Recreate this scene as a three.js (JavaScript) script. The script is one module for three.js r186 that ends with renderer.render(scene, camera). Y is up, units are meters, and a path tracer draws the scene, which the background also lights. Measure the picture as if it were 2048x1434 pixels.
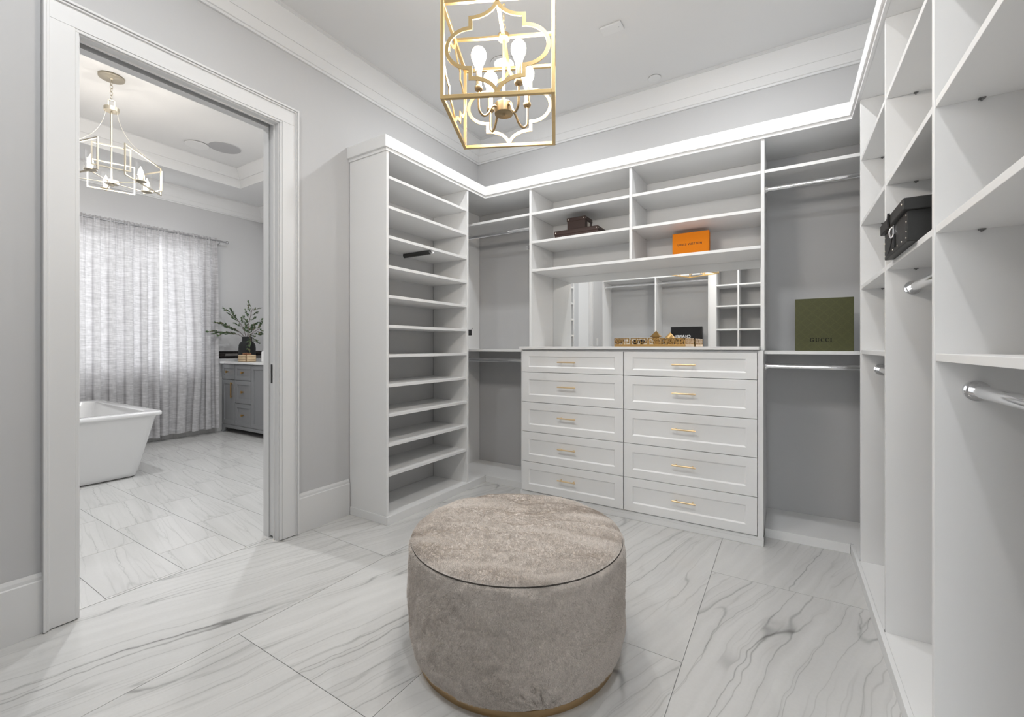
import * as THREE from 'three';
import { RoundedBoxGeometry } from 'three/addons/geometries/RoundedBoxGeometry.js';
import { TextGeometry } from 'three/addons/geometries/TextGeometry.js';
import { FontLoader } from 'three/addons/loaders/FontLoader.js';
import { mergeGeometries, mergeVertices } from 'three/addons/utils/BufferGeometryUtils.js';
import { RectAreaLightUniformsLib } from 'three/addons/lights/RectAreaLightUniformsLib.js';

// ---------------------------------------------------------------- camera, sky, exposure
const scene = new THREE.Scene();
const renderer = new THREE.WebGLRenderer({ antialias: true });
renderer.toneMapping = THREE.LinearToneMapping;
renderer.toneMappingExposure = 1.27;
renderer.shadowMap.enabled = true;
RectAreaLightUniformsLib.init();

const FOCAL = 880.5, W = 2048, H = 1434, EYE = 1.12;
const camera = new THREE.PerspectiveCamera(2 * Math.atan(H / 2 / FOCAL) * 180 / Math.PI, W / H, 0.02, 60);
camera.position.set(2.48, EYE, 3.385);
const YAW = Math.atan2(546, FOCAL);                       // turned left of the back wall's normal
camera.lookAt(2.48 - Math.sin(YAW), EYE, 3.385 - Math.cos(YAW));
camera.setViewOffset(W, H, 0, 24, W, H);                  // lens shift: horizon a little above the middle
scene.add(camera);

scene.background = new THREE.Color(0.965, 0.985, 1.0);      // pale overcast sky outside the bathroom window
scene.backgroundIntensity = 6;

const CAN = 190, BULB = 0.43, UNSEEN_BATH_CAN = 370, BATH_BULB = 0.30;   // lamp strengths

// ---------------------------------------------------------------- helpers
let seed = 7;
function rnd() { seed = (seed * 1664525 + 1013904223) >>> 0; return seed / 4294967296; }
const rr = (a, b) => a + (b - a) * rnd();
const used = new Map();
function numbered(name) {
  const n = used.get(name) || 0; used.set(name, n + 1);
  return n ? name + '_' + String(n).padStart(3, '0') : name;
}
function shade(o) { o.castShadow = true; o.receiveShadow = true; return o; }
function tag(o, label, category, group) {
  o.userData.label = label; o.userData.category = category;
  if (group) o.userData.group = group;
  return o;
}
// a Group at the thing's base; its children are its parts
function thing(name, label, category, pos, group) {
  const g = new THREE.Group(); g.name = numbered(name);
  g.position.set(...pos); tag(g, label, category, group); scene.add(g);
  return g;
}
// geometry given in world metres becomes a part of the thing (or of a part)
function part(parent, name, geo, mat, label) {
  const at = new THREE.Vector3();
  for (let p = parent; p && p !== scene; p = p.parent) at.add(p.position);
  geo.translate(-at.x, -at.y, -at.z);
  const m = shade(new THREE.Mesh(geo, mat)); m.name = parent === scene ? numbered(name) : name;
  if (label) m.userData.label = label;
  parent.add(m);
  if (parent !== scene) { let n = 0; for (const c of parent.children) if (c !== m && c.name.replace(/_\d\d\d$/, '') === name) n++; if (n) m.name = name + '_' + String(n).padStart(3, '0'); }
  return m;
}
function struct(name, geo, mat) {
  const m = shade(new THREE.Mesh(geo, mat)); m.name = numbered(name); m.userData.kind = 'structure'; scene.add(m); return m;
}
function box(x0, x1, y0, y1, z0, z1, r = 0) {
  const w = x1 - x0, h = y1 - y0, d = z1 - z0;
  const g = r ? new RoundedBoxGeometry(w, h, d, 2, Math.min(r, w / 2.01, h / 2.01, d / 2.01)) : new THREE.BoxGeometry(w, h, d);
  return g.translate((x0 + x1) / 2, (y0 + y1) / 2, (z0 + z1) / 2);
}
function join(list) { return mergeGeometries(list.map((g) => { const q = g.index ? g.toNonIndexed() : g; for (const k of Object.keys(q.attributes)) if (!['position', 'normal', 'uv'].includes(k)) q.deleteAttribute(k); return q; })); }
function cyl(r0, r1, a, b, seg = 20) {                      // a tapered bar from a to b
  const A = new THREE.Vector3(...a), B = new THREE.Vector3(...b), L = A.distanceTo(B);
  const g = new THREE.CylinderGeometry(r1, r0, L, seg);
  g.applyQuaternion(new THREE.Quaternion().setFromUnitVectors(new THREE.Vector3(0, 1, 0), B.clone().sub(A).normalize()));
  return g.translate((A.x + B.x) / 2, (A.y + B.y) / 2, (A.z + B.z) / 2);
}
function tube(pts, r, seg = 40, rad = 10) { return new THREE.TubeGeometry(new THREE.CatmullRomCurve3(pts.map((p) => new THREE.Vector3(...p))), seg, r, rad); }
function lathe(profile, seg = 32) { return new THREE.LatheGeometry(profile.map(([x, y]) => new THREE.Vector2(x, y)), seg); }
// a profile (points in the plane across the run) swept along one axis between a and b
function sweepZ(profile, z0, z1) {                           // profile in x,y; runs along z
  const s = new THREE.Shape(profile.map(([x, y]) => new THREE.Vector2(x, y)));
  return new THREE.ExtrudeGeometry(s, { depth: z1 - z0, bevelEnabled: false }).translate(0, 0, z0);
}
function sweepX(profile, x0, x1) {                           // profile in z,y; runs along x
  const s = new THREE.Shape(profile.map(([z, y]) => new THREE.Vector2(-z, y)));
  return new THREE.ExtrudeGeometry(s, { depth: x1 - x0, bevelEnabled: false }).rotateY(Math.PI / 2).translate(x0, 0, 0);
}

// ---------------------------------------------------------------- noise and computed textures
function hash2(x, y, s) { let h = (x * 374761393 + y * 668265263 + s * 2147483647) | 0; h = Math.imul(h ^ (h >>> 13), 1274126177); h ^= h >>> 16; return (h >>> 0) / 4294967296; }
function noise2(x, y, s = 0) {
  const xi = Math.floor(x), yi = Math.floor(y), fx = x - xi, fy = y - yi;
  const u = fx * fx * (3 - 2 * fx), v = fy * fy * (3 - 2 * fy);
  const a = hash2(xi, yi, s), b = hash2(xi + 1, yi, s), c = hash2(xi, yi + 1, s), d = hash2(xi + 1, yi + 1, s);
  return a + (b - a) * u + (c - a) * v + (a - b - c + d) * u * v;
}
function fbm(x, y, s, o = 4) { let a = 0.5, t = 0, n = 0; for (let i = 0; i < o; i++) { t += a * noise2(x, y, s + i); n += a; a *= 0.5; x *= 2.03; y *= 2.03; } return t / n; }
function dataTexture(w, h, fill, srgb = true) {
  const d = new Uint8Array(w * h * 4);
  for (let j = 0; j < h; j++) for (let i = 0; i < w; i++) {
    const c = fill(i / w, j / h), k = (j * w + i) * 4;
    d[k] = Math.max(0, Math.min(255, c[0])); d[k + 1] = Math.max(0, Math.min(255, c[1])); d[k + 2] = Math.max(0, Math.min(255, c[2])); d[k + 3] = 255;
  }
  const t = new THREE.DataTexture(d, w, h, THREE.RGBAFormat);
  t.magFilter = THREE.LinearFilter; t.minFilter = THREE.LinearMipmapLinearFilter; t.generateMipmaps = true;
  t.wrapS = t.wrapT = THREE.RepeatWrapping; if (srgb) t.colorSpace = THREE.SRGBColorSpace; t.needsUpdate = true;
  return t;
}
// polished porcelain with long grey veins that run along the tile, a little askew
function marble(w, h, sx, sy, s, skew, strength, calm = 1) {
  return dataTexture(w, h, (u, v) => {
    const x = u * sx, y = v * sy;
    const bend = calm * 0.16 * (fbm(x * 1.3, y * 0.9, s + 40, 3) - 0.5) + calm * 0.05 * (fbm(x * 4, y * 2.6, s + 50, 3) - 0.5) + calm * 0.012 * (noise2(x * 22, y * 16, s + 55) - 0.5);
    const t = x + skew * y + bend, along = y - skew * x;
    let g = 0;
    g += 11 * (fbm(t * 4, along * 0.4, s, 3) - 0.5);                      // broad drifts
    g += 12 * (fbm(t * 38, along * 0.9, s + 5, 3) - 0.5);                 // fine streaks
    for (let k = 0; k < 5; k++) {
      const f = [5, 9, 15, 26, 44][k], n = noise2(t * f + 0.06 * noise2(x * 40, y * 30, s + 60 + k), along * [0.3, 0.45, 0.6, 0.9, 1.2][k], s + 10 + k);
      const w = [0.0045, 0.007, 0.010, 0.018, 0.032][k], e = Math.abs(n - 0.5);
      const vis = Math.min(1, Math.max(0, fbm(t * 3 + k * 3, along * 1.3, s + 20 + k, 2) - 0.42) * 4.5);
      g -= Math.exp(-Math.pow(e / w, 2)) * vis * [52, 40, 30, 20, 13][k] * strength;
      g -= Math.exp(-e / (w * 5)) * vis * [9, 8, 7, 6, 4][k] * strength;
    }
    g += 2.5 * (noise2(x * 160, y * 160, s + 70) - 0.5);
    const b = 207 + g;
    return [b, b - 0.6, b - 2.4];
  });
}

// ---------------------------------------------------------------- materials
const std = (color, roughness = 0.5, more = {}) => new THREE.MeshStandardMaterial({ color, roughness, ...more });
const phys = (color, roughness, more = {}) => new THREE.MeshPhysicalMaterial({ color, roughness, ...more });
const plaster = dataTexture(256, 256, (u, v) => { const n = 128 + 90 * (fbm(u * 60, v * 60, 3, 3) - 0.5); return [n, n, n]; }, false);
const M = {
  wall: std(new THREE.Color(0.56, 0.56, 0.565), 0.85, { bumpMap: plaster, bumpScale: 0.0006 }),
  ceiling: std(new THREE.Color(0.72, 0.72, 0.72), 0.9, { bumpMap: plaster, bumpScale: 0.0006 }),
  trim: std(new THREE.Color(0.735, 0.735, 0.735), 0.42),
  cabinet: std(new THREE.Color(0.86, 0.86, 0.857), 0.38),
  counter: phys(new THREE.Color(0.84, 0.835, 0.83), 0.25),
  mirror: std(new THREE.Color(0.93, 0.94, 0.94), 0.015, { metalness: 1 }),
  chrome: std(new THREE.Color(0.86, 0.86, 0.87), 0.10, { metalness: 1 }),
  gold: std(new THREE.Color(0.80, 0.57, 0.27), 0.33, { metalness: 1 }),
  bronze: std(new THREE.Color(0.42, 0.32, 0.19), 0.36, { metalness: 1 }),
  brass: std(new THREE.Color(0.68, 0.50, 0.25), 0.34, { metalness: 1 }),
  pull: std(new THREE.Color(0.86, 0.66, 0.40), 0.28, { metalness: 1 }),
  champagne: std(new THREE.Color(0.50, 0.455, 0.37), 0.48, { metalness: 1 }),
  black: std(new THREE.Color(0.012, 0.012, 0.013), 0.45),
  blackVase: std(new THREE.Color(0.014, 0.015, 0.016), 0.8),
  grout: std(new THREE.Color(0.36, 0.36, 0.355), 0.9),
  white: phys(new THREE.Color(0.82, 0.82, 0.82), 0.16, { clearcoat: 0.6, clearcoatRoughness: 0.08 }),
  vanity: std(new THREE.Color(0.25, 0.255, 0.262), 0.42),
  glass: phys(0xffffff, 0.0, { transmission: 1, thickness: 0, ior: 1.45 }),
  pane: phys(0xffffff, 0.0, { transmission: 1, thickness: 0, ior: 1.45 }),
  bulb: new THREE.MeshStandardMaterial({ color: 0xffffff, emissive: new THREE.Color(1.0, 0.86, 0.66), emissiveIntensity: 5, roughness: 0.4 }),
  lens: new THREE.MeshStandardMaterial({ color: 0xffffff, emissive: new THREE.Color(1.0, 0.96, 0.90), emissiveIntensity: 3, roughness: 0.5 }),
  steel: std(new THREE.Color(0.25, 0.25, 0.25), 0.35, { metalness: 1 }),
  darkMetal: std(new THREE.Color(0.03, 0.03, 0.03), 0.4, { metalness: 0.8 }),
};

// ---------------------------------------------------------------- room shell
const RX = 3.167, RZ = 3.75, CY = 3.03;                     // closet: right wall, front wall, ceiling height
const BX = -3.87, BZ = -0.09, BZ2 = 3.3;                    // bathroom: window wall, vanity wall, far wall
const DZ0 = 1.94, DZ1 = 2.78, DTOP = 2.406;                 // doorway in the left wall

{ // floor bed with every tile a piece of its own
  const floor = struct('floor', box(BX - 0.15, RX + 0.15, -0.12, -0.0035, BZ - 0.15, RZ + 0.3), M.grout);
  const tex = [0, 1, 2, 3].map((k) => marble(640, 1280, 0.745, 1.49, 100 + 31 * k, -0.30, 1));
  const mats = tex.map((t) => phys(0xffffff, 0.16, { map: t, specularIntensity: 0.9 }));
  const TW = 0.7455, TL = 1.49, gap = 0.0022, edges = [-0.07, 0.671, 1.4205, 2.170, 2.915, 3.2];
  let n = 0;
  for (let c = 0; c < 5; c++) {
    const off = c % 2 ? 0.998 : 0.253;
    for (let k = -1; k < 3; k++) {
      const z0 = Math.max(off + k * TL, -0.05), z1 = Math.min(off + (k + 1) * TL, 3.78);
      if (z1 - z0 < 0.05) continue;
      const x0 = edges[c], x1 = Math.min(edges[c + 1], 3.2);
      const g = box(x0 + gap / 2, x1 - gap / 2, -0.012, 0, z0 + gap / 2, z1 - gap / 2);
      const uv = g.attributes.uv, p = g.attributes.position;   // texture in metres from the tile's own corner
      for (let i = 0; i < p.count; i++) uv.setXY(i, (p.getX(i) - x0) / TW, 1 - (p.getZ(i) - (off + k * TL)) / TL);
      part(floor, 'tile', g, mats[n++ * 3 % 4 ^ (c & 1)]);
    }
  }
  const btex = [0, 1, 2].map((k) => marble(320, 640, 0.3, 0.6, 300 + 17 * k, -0.16, 0.55, 0.35));
  const bm = btex.map((t) => phys(0xffffff, 0.13, { map: t, specularIntensity: 0.9 }));
  for (let r = -9; r < 3; r++) {
    const z0 = Math.max(2.375 + r * 0.3, BZ - 0.02), z1 = Math.min(2.375 + (r + 1) * 0.3, BZ2);
    if (z1 - z0 < 0.02) continue;
    for (let k = 0; k < 9; k++) {
      const a = (r % 2 ? -0.39 : -0.69) + 1.2 - k * 0.6, x1 = Math.min(a, -0.0722), x0 = Math.max(a - 0.6, BX - 0.02);
      if (x1 - x0 < 0.008) continue;
      const g = box(x0 + 0.0012, x1 - 0.0012, -0.012, 0, z0 + 0.0012, z1 - 0.0012);
      const uv = g.attributes.uv, p = g.attributes.position;
      for (let i = 0; i < p.count; i++) uv.setXY(i, (p.getZ(i) - z0) / 0.3, (p.getX(i) - (a - 0.6)) / 0.6);
      part(floor, 'tile', g, bm[Math.floor(rr(0, 2.99))]);
    }
  }
}
{ // walls with thickness; the doorway's far side is hollow for the pocket door
  const T = 3.45;                                          // wall tops, above the ceilings
  struct('wall_left', join([
    box(-0.15, 0, -0.1, T, BZ - 0.1, 1.0), box(-0.15, -0.108, -0.1, T, 1.0, 1.905), box(-0.046, 0, -0.1, T, 1.0, 1.905),
    box(-0.108, -0.046, DTOP + 0.06, T, 1.0, 1.905), box(-0.15, 0, DTOP + 0.06, T, 1.905, DZ1 + 0.025), box(-0.15, 0, -0.1, T, DZ1 + 0.025, RZ + 0.15),
  ]), M.wall);
  struct('wall_back', box(0, RX + 0.15, -0.1, T, -0.15, 0), M.wall);
  struct('wall_right', box(RX, RX + 0.15, -0.1, T, 0, RZ + 0.15), M.wall);
  struct('wall_front', join([box(0, 2.36, -0.1, T, RZ, RZ + 0.15), box(3.12, RX, -0.1, T, RZ, RZ + 0.15), box(2.36, 3.12, 2.405, T, RZ, RZ + 0.15)]), M.wall);
  // unseen bedroom past the entry doorway, placed so its window softly lights the closet
  const hx0 = 1.3, hx1 = 4.1, hz0 = RZ + 0.15, hz1 = 6.6, hy = 3.03, g0 = 1.7, g1 = 3.7, s0 = 0.5, s1 = 2.6;
  struct('floor_unseen_bedroom', box(hx0 - 0.1, hx1 + 0.1, -0.12, -0.001, hz0 + 0.151, hz1 + 0.1), std(new THREE.Color(0.42, 0.36, 0.30), 0.5));
  struct('wall_unseen_bedroom', join([box(hx0 - 0.1, hx0, -0.1, T, hz0, hz1 + 0.1), box(hx1, hx1 + 0.1, -0.1, T, hz0, hz1 + 0.1), box(RX + 0.15, hx1, -0.1, T, hz0 - 0.15, hz0),
    box(hx0, g0, -0.1, T, hz1, hz1 + 0.1), box(g1, hx1, -0.1, T, hz1, hz1 + 0.1), box(g0, g1, -0.1, s0, hz1, hz1 + 0.1), box(g0, g1, s1, T, hz1, hz1 + 0.1)]), M.wall);
  struct('ceiling_unseen_bedroom', box(hx0, hx1, hy, hy + 0.14, hz0, hz1), M.ceiling);
  const w2 = struct('unseen_window_2', join([box(g0, g1, s0, s0 + 0.05, hz1 + 0.02, hz1 + 0.08), box(g0, g1, s1 - 0.05, s1, hz1 + 0.02, hz1 + 0.08), box(g0, g0 + 0.05, s0 + 0.05, s1 - 0.05, hz1 + 0.02, hz1 + 0.08), box(g1 - 0.05, g1, s0 + 0.05, s1 - 0.05, hz1 + 0.02, hz1 + 0.08), box(2.67, 2.73, s0 + 0.05, s1 - 0.05, hz1 + 0.02, hz1 + 0.08)]), M.trim);  // unseen window, placed to light the closet from behind the camera
  part(w2, 'pane', box(g0 + 0.05, 2.67, s0 + 0.05, s1 - 0.05, hz1 + 0.049, hz1 + 0.051), M.pane);
  part(w2, 'pane', box(2.73, g1 - 0.05, s0 + 0.05, s1 - 0.05, hz1 + 0.049, hz1 + 0.051), M.pane);
  // bathroom
  const wz0 = 0.66, wz1 = 2.35, wy0 = 0.80, wy1 = 2.40;
  struct('wall_window', join([
    box(BX - 0.15, BX, -0.1, T, BZ - 0.15, wz0), box(BX - 0.15, BX, -0.1, T, wz1, BZ2 + 0.15),
    box(BX - 0.15, BX, -0.1, wy0, wz0, wz1), box(BX - 0.15, BX, wy1, T, wz0, wz1),
  ]), M.wall);
  struct('wall_vanity', box(BX, -0.15, -0.1, T, BZ - 0.15, BZ), M.wall);
  struct('wall_bath', box(BX, -0.15, -0.1, T, BZ2, BZ2 + 0.15), M.wall);
  struct('ceiling', box(0, RX, CY, CY + 0.14, 0, RZ), M.ceiling);
  // bathroom ceiling: a lower border with a raised tray
  const lx0 = -3.24, lx1 = -0.80, lz0 = 0.53, lz1 = 2.75, ly = 3.07, ty = 3.28;
  struct('ceiling_bathroom', join([
    box(BX, lx0, ly, ty + 0.1, BZ, BZ2), box(lx1, -0.15, ly, ty + 0.1, BZ, BZ2), box(lx0, lx1, ly, ty + 0.1, BZ, lz0), box(lx0, lx1, ly, ty + 0.1, lz1, BZ2),
    box(lx0, lx1, ty, ty + 0.1, lz0, lz1),
  ]), M.ceiling);
  // window with frame, mullion and panes
  const win = struct('window_1', join([
    box(BX - 0.11, BX - 0.03, wy0, wy0 + 0.05, wz0, wz1), box(BX - 0.11, BX - 0.03, wy1 - 0.05, wy1, wz0, wz1),
    box(BX - 0.11, BX - 0.03, wy0 + 0.05, wy1 - 0.05, wz0, wz0 + 0.05), box(BX - 0.11, BX - 0.03, wy0 + 0.05, wy1 - 0.05, wz1 - 0.05, wz1),
    box(BX - 0.10, BX - 0.04, wy0 + 0.05, wy1 - 0.05, (wz0 + wz1) / 2 - 0.03, (wz0 + wz1) / 2 + 0.03),
  ]), M.trim);
  const mz = (wz0 + wz1) / 2;
  part(win, 'pane', box(BX - 0.072, BX - 0.07, wy0 + 0.05, wy1 - 0.05, wz0 + 0.05, mz - 0.03), M.pane);
  part(win, 'pane', box(BX - 0.072, BX - 0.07, wy0 + 0.05, wy1 - 0.05, mz + 0.03, wz1 - 0.05), M.pane);
  part(win, 'window_sill', box(BX - 0.03, BX + 0.03, wy0 - 0.025, wy0, wz0 - 0.03, wz1 + 0.03, 0.004), M.trim);

  // crown mouldings (trim_n): a small bed, a flat slope and a fillet under the ceiling
  const crown = (s, a, top) => [[0, top - 0.19], [s * 0.012, top - 0.19], [s * 0.014, top - 0.178], [s * 0.022, top - 0.176], [s * 0.045, top - 0.130], [s * 0.050, top - 0.130], [s * 0.105, top - 0.020], [s * 0.112, top - 0.020], [s * 0.112, top], [0, top]].map(([x, y]) => [a + x, y]);
  struct('trim_1', sweepZ(crown(1, 0.0, CY), 0, RZ), M.trim);
  struct('trim_2', sweepX(crown(1, 0.0, CY), 0, RX), M.trim);
  struct('trim_3', sweepZ(crown(-1, RX, CY), 0, RZ), M.trim);
  struct('trim_4', sweepX(crown(-1, RZ, CY), 0, RX), M.trim);
  struct('trim_5', sweepZ(crown(1, BX, ly), BZ, BZ2), M.trim);
  struct('trim_6', sweepX(crown(1, BZ, ly), BX, -0.15), M.trim);
  struct('trim_7', sweepZ(crown(-1, -0.15, ly), BZ, BZ2), M.trim);
  const tray = (s, a, top) => [[0, top - 0.105], [s * 0.012, top - 0.105], [s * 0.085, top - 0.012], [s * 0.085, top], [0, top]].map(([x, y]) => [a + x, y]);
  struct('trim_8', sweepZ(tray(1, lx0, ty), lz0, lz1), M.trim);
  struct('trim_9', sweepX(tray(1, lz0, ty), lx0, lx1), M.trim);
  struct('trim_10', sweepZ(tray(-1, lx1, ty), lz0, lz1), M.trim);
  struct('trim_11', sweepX(tray(-1, lz1, ty), lx0, lx1), M.trim);

  // baseboards
  const base = (s, a) => [[0, 0], [s * 0.014, 0], [s * 0.014, 0.205], [s * 0.010, 0.209], [s * 0.010, 0.222], [s * 0.005, 0.235], [0, 0.235]].map(([x, y]) => [a + x, y + 0.0005]);
  struct('baseboard_left', sweepZ(base(1, 0), 1.4605, 1.836), M.trim);
  struct('baseboard_left', sweepZ(base(1, 0), 2.890, 3.349), M.trim);
  struct('baseboard_right', sweepZ(base(-1, RX), 2.53, 3.74), M.trim);
}
{ // doorway: jambs, head with the sliding-door track, casing
  const X0 = -0.15, X1 = 0;
  const d = struct('door_1', box(-0.094, -0.060, 0.012, DTOP + 0.03, 1.10, 1.934), M.trim);         // pocket door, slid into the wall
  part(d, 'latch', box(-0.0855, -0.0685, 0.905, 1.015, 1.934, 1.9355, 0.0006), M.black, 'black edge pull');
  const jamb = (x0, x1) => box(x0, x1, 0, DTOP, 1.907, DZ0);
  const fr = struct('trim_12', join([
    jamb(X0 - 0.001, -0.100), jamb(-0.053, X1 + 0.0008), box(X0 - 0.001, X1 + 0.001, 0, DTOP, DZ1, DZ1 + 0.023),
    box(X0 - 0.001, -0.100, DTOP, DTOP + 0.03, 1.907, DZ1 + 0.023), box(-0.053, X1 + 0.001, DTOP, DTOP + 0.03, 1.907, DZ1 + 0.023),
    box(-0.044, -0.036, 0, DTOP, DZ0, DZ0 + 0.006), box(-0.044, -0.036, DTOP - 0.006, DTOP, DZ0 + 0.0062, DZ1),
  ]), M.trim);
  part(fr, 'track', box(-0.090, -0.064, DTOP + 0.034, DTOP + 0.05, 1.94, DZ1), M.darkMetal);
  // casing: flat board, inner bead and a proud outer band
  const W0 = 0.107;
  function casing(x, s) {
    const X = (t) => x + s * t;
    const bx = (a, b, y0, y1, z0, z1) => box(Math.min(X(a), X(b)), Math.max(X(a), X(b)), y0, y1, z0, z1, 0.002);
    const zf = DZ0 - 0.004, zn = DZ1 + 0.004, yt = DTOP + 0.004;
    return join([
      bx(0.001, 0.016, 0.004, yt + 0.0118, zf - W0 + 0.018, zf - 0.012), bx(0.001, 0.016, 0.004, yt + 0.0118, zn + 0.012, zn + W0 - 0.018), bx(0.001, 0.0158, yt + 0.012, yt + W0 - 0.018, zf - W0 + 0.018, zn + W0 - 0.018),
      bx(0.001, 0.013, 0.004, yt, zf - 0.012, zf), bx(0.001, 0.013, 0.004, yt, zn, zn + 0.012), bx(0.001, 0.013, yt, yt + 0.012, zf - 0.012, zn + 0.012),
      bx(0.001, 0.024, 0.004, yt + W0 - 0.0095, zf - W0 + 0.0105, zf - W0 + 0.019), bx(0.001, 0.024, 0.004, yt + W0 - 0.0095, zn + W0 - 0.019, zn + W0 - 0.0105), bx(0.001, 0.024, yt + W0 - 0.019, yt + W0 - 0.0105, zf - W0 + 0.0195, zn + W0 - 0.0195),
      bx(0.001, 0.031, 0.004, yt + W0, zf - W0, zf - W0 + 0.010), bx(0.001, 0.031, 0.004, yt + W0, zn + W0 - 0.010, zn + W0), bx(0.001, 0.031, yt + W0 - 0.010, yt + W0, zf - W0 + 0.0101, zn + W0 - 0.0101),
    ]);
  }
  struct('trim_13', casing(0, 1), M.trim);
  struct('trim_14', casing(-0.15, -1), M.trim);
  // entry doorway beside the camera; its door stands open into the unseen bedroom
  struct('trim_15', join([box(2.272, 2.359, 0.001, 2.49, RZ - 0.02, RZ - 0.001), box(3.1205, 3.166, 0.001, 2.49, RZ - 0.02, RZ - 0.001), box(2.359, 3.1205, 2.404, 2.49, RZ - 0.02, RZ - 0.001)]), M.trim);
  const d2 = struct('door_2', box(3.075, 3.115, 0.01, 2.395, RZ + 0.16, RZ + 0.91, 0.002), M.trim);
  part(d2, 'door_handle', join([cyl(0.026, 0.026, [3.0745, 1.0, RZ + 0.84], [3.064, 1.0, RZ + 0.84]), cyl(0.009, 0.009, [3.065, 1.0, RZ + 0.84], [3.02, 1.0, RZ + 0.84]), cyl(0.009, 0.009, [3.025, 1.0, RZ + 0.84], [3.025, 1.0, RZ + 0.73])]), M.chrome);
}

// ---------------------------------------------------------------- closet cabinetry
const t = 0.019, CAB = M.cabinet, BR = 0.0012;
const FZ = 0.384, LX = 0.355, PX = 2.80, TOPY = 2.350;       // panel fronts: back run, left unit, right unit
const clip = (x, y, z) => join([box(x - 0.006, x + 0.006, y - 0.003, y, z, z + 0.009), cyl(0.0022, 0.0022, [x, y - 0.0045, z], [x, y - 0.0045, z + 0.008], 10)]);
{ // tall shelves on the left wall
  const g = thing('shelving_unit', 'tall narrow white unit of twelve open shelves beside the doorway', 'shelving', [0.18, 0, 1.03]);
  part(g, 'side_panel', box(0.004, LX, 0, TOPY, 0.610, 0.610 + t, BR), CAB);
  part(g, 'side_panel', box(0.004, LX, 0, TOPY, 1.434, 1.434 + t, BR), CAB);
  const z0 = 0.6295, z1 = 1.4335;
  for (let k = 0; k < 11; k++) part(g, 'shelf', box(0.004, LX - 0.004, 2.202 - 0.1888 * k - t, 2.202 - 0.1888 * k, z0, z1, BR), CAB);
  part(g, 'back_panel', box(0.0005, 0.0036, 0.0505, TOPY - 0.0005, z0 + 0.002, z1), std(new THREE.Color(0.70, 0.70, 0.70), 0.5));
  part(g, 'bottom_shelf', box(0.004, LX - 0.001, 0.031, 0.050, z0, z1), CAB);
  part(g, 'top_panel', box(0.004, LX, TOPY + 0.0005, TOPY + t, 0.386, 1.453), CAB);
  part(g, 'toe_kick', join([box(LX + 0.0005, 0.372, 0, 0.052, 0.4015, 1.4595, BR), box(0.0145, LX + 0.0005, 0, 0.052, 1.4535, 1.4595, BR)]), CAB);
  for (const k of [0, 1, 2, 3]) part(g, 'shelf_clip', clip(0.29, 2.202 - 0.1888 * k - t - 0.0005, 0.6295), M.chrome);
}
{ // corner hanging bay
  const g = thing('closet_unit', 'white hanging bay in the left back corner with two shelves', 'closet', [0.4, 0, 0.2]);
  part(g, 'side_panel', box(0.003, 0.022, 0, TOPY, 0.003, FZ, BR), CAB);
  part(g, 'shelf', box(0.0225, 0.7775, 2.165 - t, 2.165, 0.003, FZ - 0.002, BR), CAB);
  part(g, 'shelf', box(0.0225, 0.7775, 1.097 - t, 1.097, 0.003, FZ - 0.002, BR), CAB);
  part(g, 'bottom_shelf', join([box(0.0225, 0.7775, 0.031, 0.050, 0.003, FZ - 0.001), box(0.003, LX - 0.001, 0.031, 0.050, FZ + 0.0005, 0.6095)]), CAB);
  part(g, 'top_panel', box(0.003, 0.7775, TOPY + 0.0005, TOPY + t, 0.003, FZ + 0.001), CAB);
  part(g, 'toe_kick', box(0.3725, 0.7968, 0, 0.052, FZ + 0.0005, 0.401, BR), CAB);
}
{ // shelves over the drawers
  const g = thing('wall_shelving', 'white open shelves in two columns above the drawers and mirror', 'shelving', [1.58, 0, 0.2]);
  part(g, 'side_panel', box(0.778, 0.797, 0, TOPY, 0.003, FZ, BR), CAB);
  part(g, 'side_panel', box(2.358, 2.377, 0, TOPY, 0.003, FZ, BR), CAB);
  part(g, 'divider', box(1.569, 1.588, 1.7225, TOPY, 0.003, FZ, BR), CAB);
  for (const [a, b] of [[0.7975, 1.5685], [1.5885, 2.3575]]) for (const y of [2.165, 1.943]) part(g, 'shelf', box(a, b, y - t, y, 0.003, FZ - 0.002, BR), CAB);
  const BK = std(new THREE.Color(0.80, 0.80, 0.797), 0.5);
  part(g, 'back_panel', box(0.7975, 1.5685, 1.7225, TOPY - 0.0005, 0.0005, 0.0028), BK); part(g, 'back_panel', box(1.5885, 2.3575, 1.7225, TOPY - 0.0005, 0.0005, 0.0028), BK);
  part(g, 'long_shelf', box(0.7975, 2.3575, 1.722 - t, 1.722, 0.003, FZ - 0.001, BR), CAB);
  part(g, 'top_panel', box(0.778, 2.377, TOPY + 0.0005, TOPY + t, 0.003, FZ + 0.001), CAB);
  for (const y of [2.165, 1.943]) for (const z of [0.06, 0.31]) part(g, 'shelf_clip', clip(1.597, y - t - 0.0005, z), M.chrome);
}
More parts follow.
